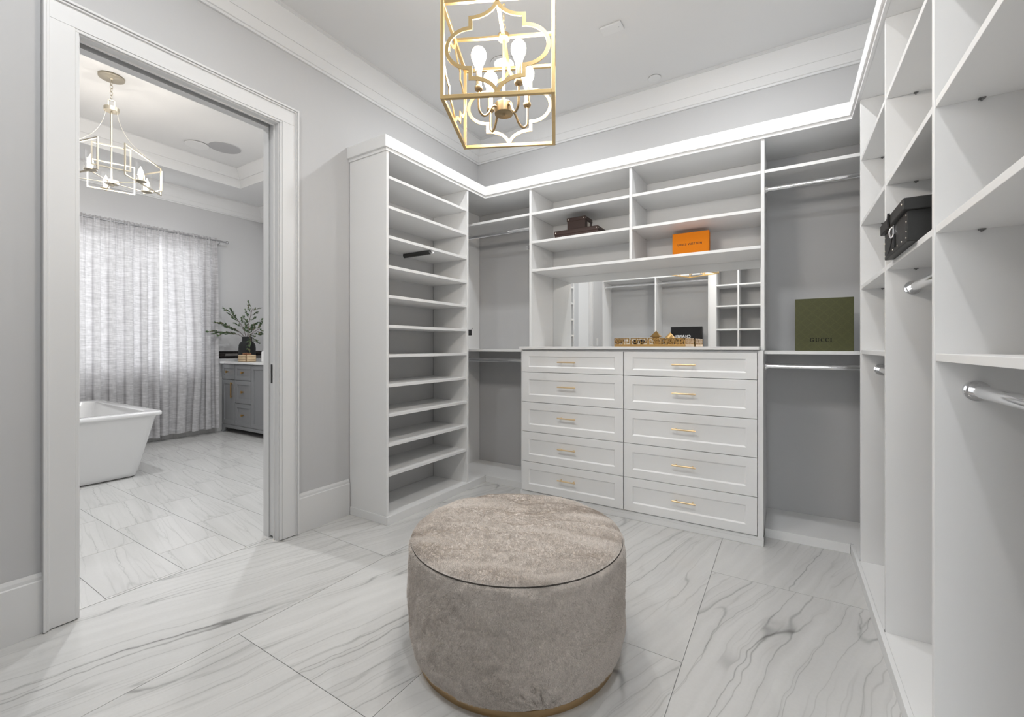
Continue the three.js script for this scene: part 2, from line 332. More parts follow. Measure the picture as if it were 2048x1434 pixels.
{ // drawers
  const g = thing('dresser', 'wide white built-in chest of ten recessed-panel drawers with gold pulls', 'dresser', [1.58, 0, 0.28]);
  const F = 0.545;
  part(g, 'carcass', join([box(0.800, 0.819, 0.0525, 1.098, FZ + 0.001, F - 0.001), box(2.3505, 2.377, 0.0525, 1.098, FZ + 0.001, F + 0.013), box(0.798, 2.3575, 1.080, 1.098, 0.006, F - 0.004), box(0.798, 2.3575, 0.035, 0.0525, 0.006, F), box(0.798, 2.3575, 0.0525, 1.08, 0.006, 0.02), box(1.577, 1.596, 0.0525, 1.08, 0.02, F - 0.003)]), CAB);
  part(g, 'toe_kick', box(0.800, 2.379, 0, 0.0345, F - 0.02, 0.5545, BR), CAB);
  part(g, 'toe_kick', box(0.800, 2.379, 0.035, 0.052, F + 0.0005, 0.5545, BR), CAB);
  const ys = [1.0875, 0.932, 0.712, 0.494, 0.274, 0.0575];
  // a drawer front: a flat frame whose inner edge slopes down to a recessed panel
  function front(w, h) {
    const fw = 0.055, sl = 0.008, dep = 0.007, th = 0.019, a = w / 2, b = h / 2, v = [], n = [];
    const quad = (p, q, r, s) => { for (const x of [p, q, r, p, r, s]) v.push(...x); };
    const ring = (i, z) => [[-a + i, -b + i, z], [a - i, -b + i, z], [a - i, b - i, z], [-a + i, b - i, z]];
    const R = [ring(0, 0), ring(0, th - 0.0012), ring(0.0012, th), ring(fw, th), ring(fw + sl, th - dep)];
    const fwv = Math.min(fw, h * 0.24);
    for (const q of R.slice(3)) { const i = q === R[3] ? fwv : fwv + sl; q[0][1] = q[1][1] = -b + i; q[2][1] = q[3][1] = b - i; }
    for (let k = 0; k < 4; k++) for (let i = 0; i < 4; i++) { const j = (i + 1) % 4; quad(R[k][i], R[k][j], R[k + 1][j], R[k + 1][i]); }
    quad(...R[4]); quad(R[0][3], R[0][2], R[0][1], R[0][0]);
    const geo = new THREE.BufferGeometry(); geo.setAttribute('position', new THREE.Float32BufferAttribute(v, 3)); geo.computeVertexNormals();
    geo.setAttribute('uv', new THREE.Float32BufferAttribute(new Array(v.length / 3 * 2).fill(0), 2));
    return geo;
  }
  const pullGeo = () => join([cyl(0.0048, 0.0048, [-0.068, 0, 0.030], [0.068, 0, 0.030], 14), cyl(0.0042, 0.0042, [-0.048, 0, 0], [-0.048, 0, 0.030], 10), cyl(0.0042, 0.0042, [0.048, 0, 0], [0.048, 0, 0.030], 10)]);
  for (const [x0, x1, hx] of [[0.8205, 1.5825, 1.186], [1.589, 2.3475, 1.960]]) for (let k = 0; k < 5; k++) {
    const y1 = ys[k] - 0.0016, y0 = ys[k + 1] + 0.0016, cx = (x0 + x1) / 2, cy = (y0 + y1) / 2;
    const d = part(g, 'drawer', front(x1 - x0, y1 - y0).translate(cx, cy, F + 0.001), CAB);
    part(d, 'handle', pullGeo().translate(hx, k === 0 ? 1.009 : cy + 0.012, F + 0.0134), M.pull, 'gold bar pull');
  }
  const c = part(scene, 'countertop', box(0.7985, 2.3570, 1.1005, 1.119, 0.006, 0.5735, 0.002), M.counter);
  tag(c, 'pale stone countertop on the white chest of drawers', 'countertop');
  const m = part(scene, 'wall_mirror', box(0.7985, 2.3565, 1.1195, 1.7025, 0.0005, 0.0055), M.mirror);
  tag(m, 'frameless wall mirror above the white countertop, below the long shelf', 'mirror');
}
{ // right back hanging bay
  const g = thing('closet_unit', 'white hanging bay in the right back corner, green box on its middle shelf', 'closet', [2.77, 0, 0.2]);
  part(g, 'shelf', box(2.3775, RX - 0.004, 2.165 - t, 2.165, 0.003, FZ - 0.002, BR), CAB);
  part(g, 'shelf', box(2.3775, RX - 0.004, 1.094 - t, 1.094, 0.003, FZ - 0.002, BR), CAB);
  part(g, 'bottom_shelf', join([box(2.3775, RX - 0.004, 0.031, 0.050, 0.003, FZ - 0.001), box(PX - 0.003, RX - 0.004, 0.031, 0.050, FZ + 0.0005, 0.5825)]), CAB);
  part(g, 'top_panel', box(2.3775, RX - 0.004, TOPY + 0.0005, TOPY + t, 0.003, FZ + 0.001), CAB);
  part(g, 'toe_kick', box(2.3795, 2.7805, 0, 0.052, FZ + 0.0005, 0.401, BR), CAB);
}
{ // right wall shelves
  const g = thing('shelving_unit', 'long white open shelving along the right wall with a black box on it', 'shelving', [2.98, 0, 1.55]);
  const zs = [0.583, 1.227, 1.858, 2.470], xr = RX - 0.004;
  for (const z of zs) part(g, 'side_panel', box(PX, xr, 0, TOPY, z, z + t, BR), CAB);
  const rows = [[2.064, 1.741, 1.424, 1.102], [2.064, 1.741, 1.424], [2.064, 1.741, 1.424, 1.102]];
  rows.forEach((ys, b) => {
    const a = zs[b] + t + 0.0005, e = zs[b + 1] - 0.0005;
    for (const y of ys) {
      part(g, 'shelf', box(PX + 0.003, xr, y - t, y, a, e, BR), CAB);
      part(g, 'shelf_clip', clip(2.885, y - t - 0.0005, a), M.steel);
    }
    part(g, 'bottom_shelf', box(PX - 0.003, xr, 0.031, 0.050, a, e), CAB);
  });
  part(g, 'top_panel', box(PX, xr, TOPY + 0.0005, TOPY + t, 0.386, 2.489), CAB);
  part(g, 'toe_kick', box(2.7815, 2.7965, 0, 0.052, 0.4015, 2.489, BR), CAB);
}
{ // the deep white fascia that runs round the tops of all units
  const g = thing('fascia', 'white top moulding running round the tops of the closet units', 'moulding', [1.58, 2.37, 0.4]);
  const y0 = 2.3705, y1 = 2.443;
  part(g, 'fascia_board', join([box(0.350, 0.369, y0, y1, 0.3825, 1.474), box(0.001, 0.350, y0, y1, 1.455, 1.474)]), CAB);
  part(g, 'fascia_board', box(0.3695, 1.905, y0, y1, 0.3825, 0.4015), CAB);
  part(g, 'fascia_board', box(1.9065, 2.7775, y0, y1, 0.3825, 0.4015), CAB);
  part(g, 'fascia_board', box(2.778, 2.797, y0, y1, 0.3825, 2.51), CAB);
  part(g, 'lower_trim', join([box(0.3555, 0.361, TOPY, y0 - 0.0003, 0.395, 1.460), box(0.001, 0.3553, TOPY, y0 - 0.0003, 1.4535, 1.460), box(0.361, 2.787, TOPY, y0, 0.3855, 0.393), box(2.787, 2.7995, TOPY, y0, 0.3855, 2.495)]), CAB);
  part(g, 'cover_board', join([box(0.001, 0.350, y1 - 0.012, y1 - 0.002, 0.003, 1.455), box(0.350, 2.797, y1 - 0.012, y1 - 0.002, 0.003, 0.3825), box(2.797, RX - 0.001, y1 - 0.012, y1 - 0.002, 0.003, 2.51)]), CAB);
}
// chrome hanging rods with their end flanges
function rod(a, b, label) {
  const A = new THREE.Vector3(...a), B = new THREE.Vector3(...b), dir = B.clone().sub(A).normalize();
  const g = thing('hanging_rod', label, 'clothes rod', [(a[0] + b[0]) / 2, (a[1] + b[1]) / 2, (a[2] + b[2]) / 2], 'chrome hanging rods of the closet');
  part(g, 'bar', cyl(0.0155, 0.0155, a, b, 28), M.chrome);
  for (const [P, s] of [[A, 1], [B, -1]]) {
    const e = P.clone().addScaledVector(dir, s * 0.007), f = P.clone().addScaledVector(dir, s * 0.016);
    part(g, 'flange', join([cyl(0.0255, 0.0245, P.toArray(), e.toArray(), 28), cyl(0.0195, 0.0185, e.toArray(), f.toArray(), 28)]), M.chrome);
  }
  return g;
}
rod([0.0228, 2.068, 0.305], [0.7772, 2.068, 0.305], 'chrome rod under the upper shelf of the left corner bay');
rod([0.0228, 1.005, 0.305], [0.7772, 1.005, 0.305], 'chrome rod low in the left corner bay beside the drawers');
rod([2.3778, 2.070, 0.305], [RX - 0.0045, 2.070, 0.305], 'chrome rod high in the right back bay under the top shelf');
rod([2.3778, 1.002, 0.305], [RX - 0.0045, 1.002, 0.305], 'chrome rod under the shelf that holds the green box');
rod([2.876, 1.008, 0.6025], [2.876, 1.008, 1.2265], 'short chrome rod in the far bay of the right shelving');
rod([2.876, 1.335, 1.2465], [2.876, 1.335, 1.8575], 'chrome rod below the shelf with the black box');
rod([2.876, 1.012, 1.8775], [2.876, 1.012, 2.4695], 'thick-looking chrome rod nearest the camera at the right edge');
{ // small fittings
  const v = thing('valet_rod', 'short dark chrome valet rod under a shelf of the left unit', 'valet rod', [0.2, 1.79, 1.03]);
  part(v, 'rail', join([box(0.075, 0.335, 1.786, 1.8045, 1.021, 1.041, 0.003), cyl(0.0085, 0.0085, [0.08, 1.783, 1.031], [0.335, 1.783, 1.031], 14)]), std(new THREE.Color(0.10, 0.10, 0.10), 0.3, { metalness: 0.7 }));
  part(v, 'knob', join([cyl(0.006, 0.006, [0.335, 1.785, 1.031], [0.356, 1.785, 1.031], 14), new THREE.SphereGeometry(0.0105, 18, 12).translate(0.362, 1.785, 1.031)]), M.chrome);
  const h1 = thing('belt_rack', 'small black rack end on the left unit beside the corner bay', 'belt rack', [0.34, 1.2, 0.60], 'black belt racks on panel sides');
  part(h1, 'rail', box(0.10, 0.374, 1.207, 1.253, 0.592, 0.6092, 0.003), M.black);
  part(h1, 'hook', tube([[0.370, 1.248, 0.597], [0.374, 1.258, 0.590], [0.375, 1.266, 0.585]], 0.0018, 12, 6), M.black);
  const h2 = thing('belt_rack', 'small black rack end high on the panel beside the left corner bay rod', 'belt rack', [0.77, 1.9, 0.34], 'black belt racks on panel sides');
  part(h2, 'rail', box(0.767, 0.7775, 1.880, 1.917, 0.12, 0.374, 0.003), M.black);
  for (const y of [1.887, 1.898, 1.909]) part(h2, 'prong', tube([[0.767, y, 0.368], [0.752, y - 0.003, 0.368], [0.740, y, 0.368]], 0.0018, 12, 6), M.chrome);
}
{ // units on the wall behind the camera, seen in the mirror
  const z0 = 3.35, z1 = RZ - 0.003;
  const g = thing('closet_unit', 'white two-bay hanging unit on the front wall, reflected in the mirror', 'closet', [0.8, 0, 3.55]);
  for (const x of [0.003, 0.822, 1.560]) part(g, 'side_panel', box(x, x + t, 0, TOPY, z0, z1, BR), CAB);
  for (const [a, b] of [[0.0225, 0.8215], [0.8415, 1.5595]]) { for (const y of [2.165, 1.097, 0.050]) part(g, 'shelf', box(a, b, y - t, y, z0 + 0.002, z1, BR), CAB); }
  part(g, 'top_panel', box(0.003, 1.579, TOPY + 0.0005, 2.443, z0 - 0.015, z1), CAB);
  rod([0.0228, 2.068, 3.43], [0.8212, 2.068, 3.43], 'chrome rod of the left hanging bay reflected in the mirror');
  rod([0.8418, 2.068, 3.43], [1.5592, 2.068, 3.43], 'chrome rod of the right hanging bay reflected in the mirror');
  const c = thing('cubby_unit', 'white cubby unit of square compartments reflected at the mirror\'s right end', 'cubby shelf', [1.92, 0, 3.55]);
  part(c, 'side_panel', box(1.580, 1.667, 0, TOPY, z0, z1, BR), CAB);
  part(c, 'side_panel', box(2.203, 2.222, 0, TOPY, z0, z1, BR), CAB);
  part(c, 'divider', box(1.928, 1.946, 0.05, TOPY, z0 + 0.001, z1, BR), CAB);
  for (const [a, b] of [[1.6675, 1.9275], [1.9465, 2.2025]]) for (const y of [2.27, 1.979, 1.688, 1.365, 1.06, 0.75, 0.4, 0.05]) part(c, 'shelf', box(a, b, y - t, y, z0 + 0.001, z1, BR), CAB);
  part(c, 'top_panel', box(1.580, 2.222, TOPY + 0.0005, 2.443, z0 - 0.015, z1), CAB);
  const s = thing('light_switch', 'white light switch on the left wall, reflected low in the mirror', 'switch', [0.003, 1.19, 3.13]);
  part(s, 'plate', box(0.0005, 0.006, 1.13, 1.25, 3.095, 3.165, 0.002), M.trim);
  part(s, 'rocker', box(0.0062, 0.009, 1.16, 1.22, 3.117, 3.143, 0.001), M.trim);
}

// ---------------------------------------------------------------- boxes and things on the shelves
const F = {};
for (const k of ['sans_bold', 'sans_regular', 'serif_bold', 'serif_regular']) F[k] = await new FontLoader().loadAsync('fonts/droid/droid_' + k + '.typeface.json');
function lettering(text, font, size, width, depth = 0.0004) {
  let x = 0; const list = [];
  for (const ch of text) {
    if (ch === ' ') { x += size * 0.45; continue; }
    const g = new TextGeometry(ch, { font: F[font], size, depth, curveSegments: 5, bevelEnabled: false }); g.computeBoundingBox();
    const b = g.boundingBox; g.translate(x - b.min.x, 0, 0); x += b.max.x - b.min.x + size * 0.22; list.push(g);
  }
  const g = join(list); g.computeBoundingBox(); const b = g.boundingBox;
  g.translate(-(b.min.x + b.max.x) / 2, -(b.min.y + b.max.y) / 2, 0);
  return g.scale(width / (b.max.x - b.min.x), width / (b.max.x - b.min.x), 1);
}
{
  const orange = std(new THREE.Color(0.92, 0.265, 0.0), 0.8), ink = std(new THREE.Color(0.03, 0.008, 0.004), 0.6);
  const o = thing('gift_box', 'bright orange gift box with dark lettering standing on the long shelf', 'box', [1.935, 1.7225, 0.19]);
  part(o, 'box_body', box(1.819, 2.047, 1.7225, 1.895, 0.128, 0.196, 0.0015), orange);
  part(o, 'lid', join([box(1.816, 2.050, 1.7225, 1.8975, 0.170, 0.2005, 0.0015)]), orange);
  part(o, 'lettering', lettering('LOUIS VUITTON', 'sans_bold', 0.02, 0.155).translate(1.928, 1.8185, 0.2006), ink, 'dark brown lettering');

  const green = dataTexture(384, 384, (u, v) => {
    const n = 5, x = u * n, y = v * n * 1.1, d = Math.abs(((x + y) % 1) - 0.5), e = Math.abs(((x - y + 100) % 1) - 0.5);
    const l = Math.max(0, 1 - Math.min(d, e) * 9), q = noise2(u * 190, v * 190, 5) * 10;
    return [70 + 5 * l + q, 71 + 6 * l + q, 38 + 3 * l + q * 0.6];
  });
  const gm = std(0xffffff, 0.6, { map: green }), g = thing('gift_box', 'large olive green box with dark lettering on the right corner bay shelf', 'box', [2.67, 1.0945, 0.25]);
  part(g, 'box_body', box(2.537, 2.800, 1.0945, 1.386, 0.150, 0.300, 0.001), gm);
  part(g, 'lid', box(2.531, 2.806, 1.0945, 1.397, 0.245, 0.3045, 0.001), gm);
  part(g, 'lettering', lettering('GUCCI', 'serif_bold', 0.018, 0.105).translate(2.655, 1.158, 0.3046), std(new THREE.Color(0.006, 0.007, 0.004), 0.9), 'near-black spaced lettering');

  const bk = std(new THREE.Color(0.010, 0.010, 0.011), 0.35), k = thing('gift_box', 'black box with white lettering on the front wall unit, seen in the mirror', 'box', [1.28, 1.0975, 3.5]);
  part(k, 'box_body', box(1.046, 1.466, 1.0975, 1.402, 3.425, 3.56, 0.001), bk);
  part(k, 'lid', box(1.040, 1.472, 1.0975, 1.410, 3.42, 3.46, 0.001), bk);
  part(k, 'lettering', lettering('CHANEL', 'sans_bold', 0.04, 0.22).rotateY(Math.PI).translate(1.205, 1.268, 3.4198), std(new THREE.Color(0.85, 0.85, 0.85), 0.5), 'white lettering');

  // brown boxes with corner studs
  const brown = std(new THREE.Color(0.040, 0.019, 0.014), 0.5), stud = std(new THREE.Color(0.85, 0.80, 0.70), 0.25, { metalness: 1 });
  function studBox(label, x0, x1, y0, y1, z0, z1, lid, over, tab) {
    const b = thing('storage_box', label, 'box', [(x0 + x1) / 2, y0, (z0 + z1) / 2]);
    part(b, 'box_body', box(x0 + over, x1 - over, y0, y1 - 0.002, z0 + over, z1 - over, 0.002), brown);
    part(b, 'lid', box(x0, x1, y1 - lid, y1, z0, z1, 0.002), brown);
    const yy = y1 - lid / 2, list = [];
    for (const x of [x0 + 0.012, x1 - 0.012]) list.push([x, yy, z1, 0]);
    for (const z of [z0 + 0.012, z1 - 0.012]) list.push([x1, yy, z, 1]);
    for (const [x, y, z, s] of list) part(b, 'stud', new THREE.SphereGeometry(0.0042, 12, 8).scale(s ? 0.5 : 1, 1, s ? 1 : 0.5).translate(x, y, z), stud);
    if (tab) part(b, 'label_holder', box(x1 - over - 0.0002, x1 - over + 0.0018, y0 + 0.016, y1 - lid - 0.008, z0 + 0.045, z1 - 0.05, 0.0008), std(new THREE.Color(0.62, 0.58, 0.53), 0.5), 'pale card in a label holder');
    return b;
  }
  studBox('flat dark brown box, the wide lower one of two stacked', 0.953, 1.310, 1.9435, 2.014, 0.085, 0.300, 0.030, 0.003, false);
  studBox('small dark brown box with a pale label on top of the flat one', 1.058, 1.210, 2.0145, 2.101, 0.150, 0.296, 0.027, 0.003, true);

  // black trunk-like box on the right shelving
  const leather = std(new THREE.Color(0.018, 0.018, 0.017), 0.48, { bumpMap: plaster, bumpScale: 0.0004 });
  const q = thing('storage_box', 'black studded box with overhanging lid and clasp on the right shelving', 'box', [2.92, 1.4245, 1.53]);
  part(q, 'box_body', box(2.780, 3.10, 1.4245, 1.523, 1.362, 1.698, 0.003), leather);
  part(q, 'lid', box(2.769, 3.108, 1.513, 1.549, 1.352, 1.712, 0.004), leather);
  for (const z of [1.372, 1.43, 1.50, 1.57, 1.63, 1.688]) part(q, 'stud', new THREE.SphereGeometry(0.0029, 10, 8).scale(0.5, 1, 1).translate(2.780, 1.437, z), stud);
  for (const y of [1.455, 1.482, 1.502]) for (const z of [1.370, 1.690]) part(q, 'stud', new THREE.SphereGeometry(0.0029, 10, 8).scale(0.5, 1, 1).translate(2.780, y, z), stud);
  part(q, 'stud', new THREE.SphereGeometry(0.0036, 10, 8).scale(0.5, 1, 1).translate(2.769, 1.533, 1.695), stud);
  part(q, 'clasp', join([box(2.776, 2.780, 1.482, 1.512, 1.515, 1.535, 0.001), tube([[2.777, 1.509, 1.518], [2.770, 1.498, 1.515], [2.769, 1.480, 1.523], [2.772, 1.470, 1.531], [2.777, 1.482, 1.534]], 0.0022, 24, 8)]), M.chrome, 'chrome clasp');
  part(q, 'strap', tube([[2.766, 1.552, 1.525], [2.765, 1.532, 1.523], [2.767, 1.510, 1.520]], 0.0035, 12, 8), M.black);
  part(q, 'cord', tube([[2.777, 1.482, 1.520], [2.775, 1.462, 1.512], [2.777, 1.443, 1.470], [2.777, 1.432, 1.430]], 0.0016, 20, 6), M.black);
  part(q, 'strap_end', box(2.775, 2.779, 1.436, 1.478, 1.533, 1.543, 0.001), M.black);
}
{ // gold fretwork tray with books and small ornaments
  const x0 = 1.455, x1 = 1.930, z0 = 0.040, z1 = 0.362, y0 = 1.1195;
  const g = thing('tray', 'gold tray with pierced geometric sides standing on the pale countertop', 'tray', [1.69, y0, 0.20]);
    const TG = std(new THREE.Color(0.50, 0.31, 0.115), 0.42, { metalness: 1 });
  const bars = (len) => {                                   // a meander of bars, len metres long, in x,y
    const list = [], p = 0.040, y1 = 0.058, b = 0.005; let n = Math.round(len / p);
    const s = len / n;
    for (let i = 0; i < n; i++) {
      const a = i * s, L = (u0, u1, v0, v1) => list.push(box(a + u0 * s, a + u1 * s, v0, v1, -b / 2, b / 2));
      const k = i % 3, Y = (v) => 0.013 + v * (y1 - 0.013);
      if (k === 0) { L(0, 0.14, Y(0), Y(1)); L(0, 1, Y(0.88), Y(1)); L(0.86, 1, Y(0.3), Y(1)); L(0.36, 1, Y(0.3), Y(0.42)); L(0.36, 0.5, Y(0.3), Y(0.68)); }
      if (k === 1) { L(0, 0.14, Y(0), Y(0.7)); L(0, 0.72, Y(0.58), Y(0.7)); L(0.58, 0.72, Y(0), Y(0.7)); L(0.30, 0.44, Y(0.58), Y(1)); L(0, 1, Y(0.88), Y(1)); L(0.72, 1, Y(0.2), Y(0.32)); }
      if (k === 2) { L(0, 0.14, Y(0), Y(1)); L(0, 0.6, Y(0.88), Y(1)); L(0.5, 0.64, Y(0.25), Y(1)); L(0.28, 0.64, Y(0.25), Y(0.37)); L(0.80, 0.94, Y(0), Y(0.8)); L(0.5, 0.94, Y(0.68), Y(0.8)); }
    }
    list.push(box(0, len, 0.011, 0.016, -b / 2, b / 2));
    return join(list);
  };
  part(g, 'pierced_side', bars(x1 - x0).translate(x0, y0, z1 - 0.003), TG);
  part(g, 'pierced_side', bars(x1 - x0).translate(x0, y0, z0 + 0.003), TG);
  part(g, 'pierced_side', bars(z1 - z0 - 0.01).rotateY(Math.PI / 2).translate(x0 + 0.003, y0, z1 - 0.005), TG);
  part(g, 'pierced_side', bars(z1 - z0 - 0.01).rotateY(Math.PI / 2).translate(x1 - 0.003, y0, z1 - 0.005), TG);
  part(g, 'tray_base', box(x0, x1, y0, y0 + 0.013, z0, z1, 0.002), TG);
  function book(label, x, z, y, w, d, h, turn, col) {
    const b = thing('book', label, 'book', [x, y, z]); b.rotation.y = turn;
    const P = (name, geo, m) => { const k = shade(new THREE.Mesh(geo, m)); k.name = name; b.add(k); return k; };
    P('cover', join([box(-w / 2, w / 2, 0, 0.003, -d / 2, d / 2), box(-w / 2, w / 2, h - 0.003, h, -d / 2, d / 2), box(-w / 2, -w / 2 + 0.003, 0.003, h - 0.003, -d / 2, d / 2)]), col);
    P('pages', box(-w / 2 + 0.003, w / 2 - 0.004, 0.003, h - 0.003, -d / 2 + 0.004, d / 2 - 0.004), std(new THREE.Color(0.72, 0.68, 0.60), 0.8));
  }
  book('pale cream book lying lowest in the gold tray', 1.595, 0.20, y0 + 0.0135, 0.215, 0.15, 0.026, 0.03, std(new THREE.Color(0.62, 0.57, 0.50), 0.6));
  book('thin white book with a grey spine on top of the cream book', 1.60, 0.195, y0 + 0.040, 0.20, 0.14, 0.024, -0.05, std(new THREE.Color(0.74, 0.73, 0.72), 0.5));
  function pyramid(label, x, z, w, h) {
    const p = thing('ornament', label, 'ornament', [x, y0 + 0.0135, z]);
    const b = shade(new THREE.Mesh(new RoundedBoxGeometry(w * 0.72, h * 0.55, w * 0.72, 1, 0.002).translate(0, h * 0.275, 0), TG)); b.name = 'base'; p.add(b);
    const c = shade(new THREE.Mesh(new THREE.ConeGeometry(w * 0.70, h * 0.45, 4).rotateY(Math.PI / 4).translate(0, h * 0.775, 0), TG)); c.name = 'pyramid_top'; p.add(c);
  }
  pyramid('gold pyramid-topped ornament near the middle of the gold tray', 1.712, 0.227, 0.070, 0.098);
  const s = thing('sunglasses', 'dark sunglasses lying at the front of the gold tray', 'sunglasses', [1.62, y0 + 0.0135, 0.335]);
  for (const x of [1.597, 1.643]) part(s, 'lens', new THREE.SphereGeometry(0.020, 20, 14).scale(1, 0.85, 0.25).translate(x, y0 + 0.032, 0.337), M.black);
  part(s, 'bridge', tube([[1.612, y0 + 0.04, 0.337], [1.62, y0 + 0.043, 0.339], [1.628, y0 + 0.04, 0.337]], 0.0018, 10, 6), M.gold);
}

// ---------------------------------------------------------------- plush round ottoman
{
  const cx = 1.602, cz = 1.935;
  const o = thing('ottoman', 'round grey-taupe faux fur ottoman on a low gold plinth', 'ottoman', [cx, 0, cz]);
  const fur = dataTexture(1024, 1024, (u, v) => {
    const n = fbm(u * 70, v * 70, 11, 3), m = fbm(u * 9, v * 9, 15, 3), f = noise2(u * 330, v * 330, 17);
    const b = 205 + 50 * (n - 0.5) + 26 * (m - 0.5) + 30 * (f - 0.5);
    return [b + 6, b - 3, b - 11];
  });
  const furBump = dataTexture(1024, 1024, (u, v) => { const b = 255 * (0.55 * fbm(u * 110, v * 110, 31, 3) + 0.45 * noise2(u * 340, v * 340, 37)); return [b, b, b]; }, false);
  const furMat = phys(0xffffff, 0.95, { map: fur, bumpMap: furBump, bumpScale: 0.004, sheen: 0.5, sheenRoughness: 0.6, sheenColor: new THREE.Color(0.5, 0.47, 0.44) });
  const strandMat = std(0xffffff, 0.8, { vertexColors: true, side: THREE.DoubleSide });
  // pile height: combed waves and clumps
  const topPile = (x, z) => {
    const a = x * 0.93 - z * 0.37, b = x * 0.37 + z * 0.93;          // ridges run along a
    const w = fbm(a * 3.2 + 2, b * 17 + 0.8 * fbm(a * 6, b * 6, 61, 2), 60, 3);
    const c = fbm(a * 26, b * 40, 66, 3), k = Math.max(0, fbm(a * 4, b * 5, 71, 2) - 0.48) * 2.4;
    const ridge = 1 - Math.abs(2 * fbm(a * 2.2 + 7, b * 11 + 1.1 * fbm(a * 5, b * 5, 62, 2), 63, 2) - 1);
    return 0.030 * (ridge - 0.75) + 0.016 * (w - 0.5) + 0.044 * k * (c - 0.5) + 0.005 * (noise2(a * 90, b * 90, 73) - 0.5);
  };
  const sidePile = (th, y) => {
    const a = th * 0.42, w = fbm(a * 6, y * 9, 80, 3), c = fbm(a * 32, y * 26, 84, 3);
    const da = Math.atan2(Math.sin(th - 0.75), Math.cos(th - 0.75)), fan = Math.atan2(da * 0.4, y - 0.02), rad = Math.hypot(da * 0.4, y - 0.02);
    const swirl = Math.exp(-(Math.pow(da / 0.17, 2) + Math.pow((y - 0.075) / 0.045, 2)));
    const crack = Math.exp(-Math.pow((fbm(a * 9 + 5, y * 4, 88, 3) - 0.5) / 0.012, 2)) * Math.max(0, noise2(a * 7, y * 7, 89) - 0.55) * 2;
    return 0.012 * (w - 0.5) + 0.010 * (c - 0.5) + 0.050 * swirl * (fbm(fan * 9, rad * 22, 90, 3) - 0.6) - 0.010 * crack + 0.003 * (noise2(a * 95, y * 95, 92) - 0.5);
  };
  const prof = [[0.026, 0.366], [0.027, 0.379], [0.040, 0.389], [0.075, 0.397], [0.12, 0.401], [0.18, 0.403], [0.25, 0.403], [0.33, 0.402], [0.38, 0.4005], [0.398, 0.399], [0.407, 0.395], [0.408, 0.382]];
  const curve = (s) => { const i = Math.min(prof.length - 2, Math.floor(s * (prof.length - 1))), f = s * (prof.length - 1) - i; return [prof[i][0] + f * (prof[i + 1][0] - prof[i][0]), prof[i][1] + f * (prof[i + 1][1] - prof[i][1])]; };
  const arcs = [0]; for (let i = 1; i < prof.length; i++) arcs.push(arcs[i - 1] + Math.hypot(prof[i][0] - prof[i - 1][0], prof[i][1] - prof[i - 1][1]));
  const byArc = (q) => { const L = q * arcs[arcs.length - 1]; let i = 0; while (i < prof.length - 2 && arcs[i + 1] < L) i++; return curve((i + (L - arcs[i]) / (arcs[i + 1] - arcs[i])) / (prof.length - 1)); };
  function surface(nu, nv, at) {
    const p = [], uv = [], ix = [];
    for (let j = 0; j <= nv; j++) for (let i = 0; i <= nu; i++) { const q = at(i / nu, j / nv); p.push(q[0], q[1], q[2]); uv.push(q[3], q[4]); }
    for (let j = 0; j < nv; j++) for (let i = 0; i < nu; i++) { const a = j * (nu + 1) + i, b = a + nu + 1; ix.push(a, b, a + 1, a + 1, b, b + 1); }
    const g = new THREE.BufferGeometry(); g.setAttribute('position', new THREE.Float32BufferAttribute(p, 3)); g.setAttribute('uv', new THREE.Float32BufferAttribute(uv, 2)); g.setIndex(ix); g.computeVertexNormals();
    return g;
  }
  const sideAt = (u, v) => { const th = u * Math.PI * 2 - Math.PI + 0.544, [y, r] = byArc(v), R = r + sidePile(th, y) * Math.min(1, Math.min(v, 1 - v) * 14); return [cx + R * Math.sin(th), y, cz + R * Math.cos(th), u * 2.62, v * 0.5]; };
  const topY = (r) => 0.4085 + 0.034 * Math.pow(Math.max(0, 1 - Math.pow(r / 0.3965, 6)), 0.6);
  const topAt = (u, v) => { const a = u * 2 - 1, b = 1 - v * 2, x = 0.396 * a * Math.sqrt(1 - b * b / 2), z = 0.396 * b * Math.sqrt(1 - a * a / 2), r = Math.hypot(x, z); return [cx + x, topY(r) + topPile(x, z) * Math.min(1, Math.max(0, 0.396 - r) * 25), cz + z, x + 0.5, z + 0.5]; };
  const body = part(o, 'fur_body', surface(520, 160, (u, v) => sideAt(u, v)), furMat);
  const lid = part(o, 'cushion', surface(300, 300, (u, v) => topAt(u, v)), furMat);
  part(o, 'plinth', cyl(0.374, 0.377, [cx, 0.0005, cz], [cx, 0.0255, cz], 96), std(new THREE.Color(0.60, 0.43, 0.24), 0.35, { metalness: 1 }));
  part(o, 'seam', new THREE.TorusGeometry(0.3945, 0.0028, 8, 160).rotateX(Math.PI / 2).translate(cx, 0.4075, cz), std(new THREE.Color(0.06, 0.052, 0.045), 0.9), 'dark ring in the seam crease');  // dark ring drawn along the crease under the cushion
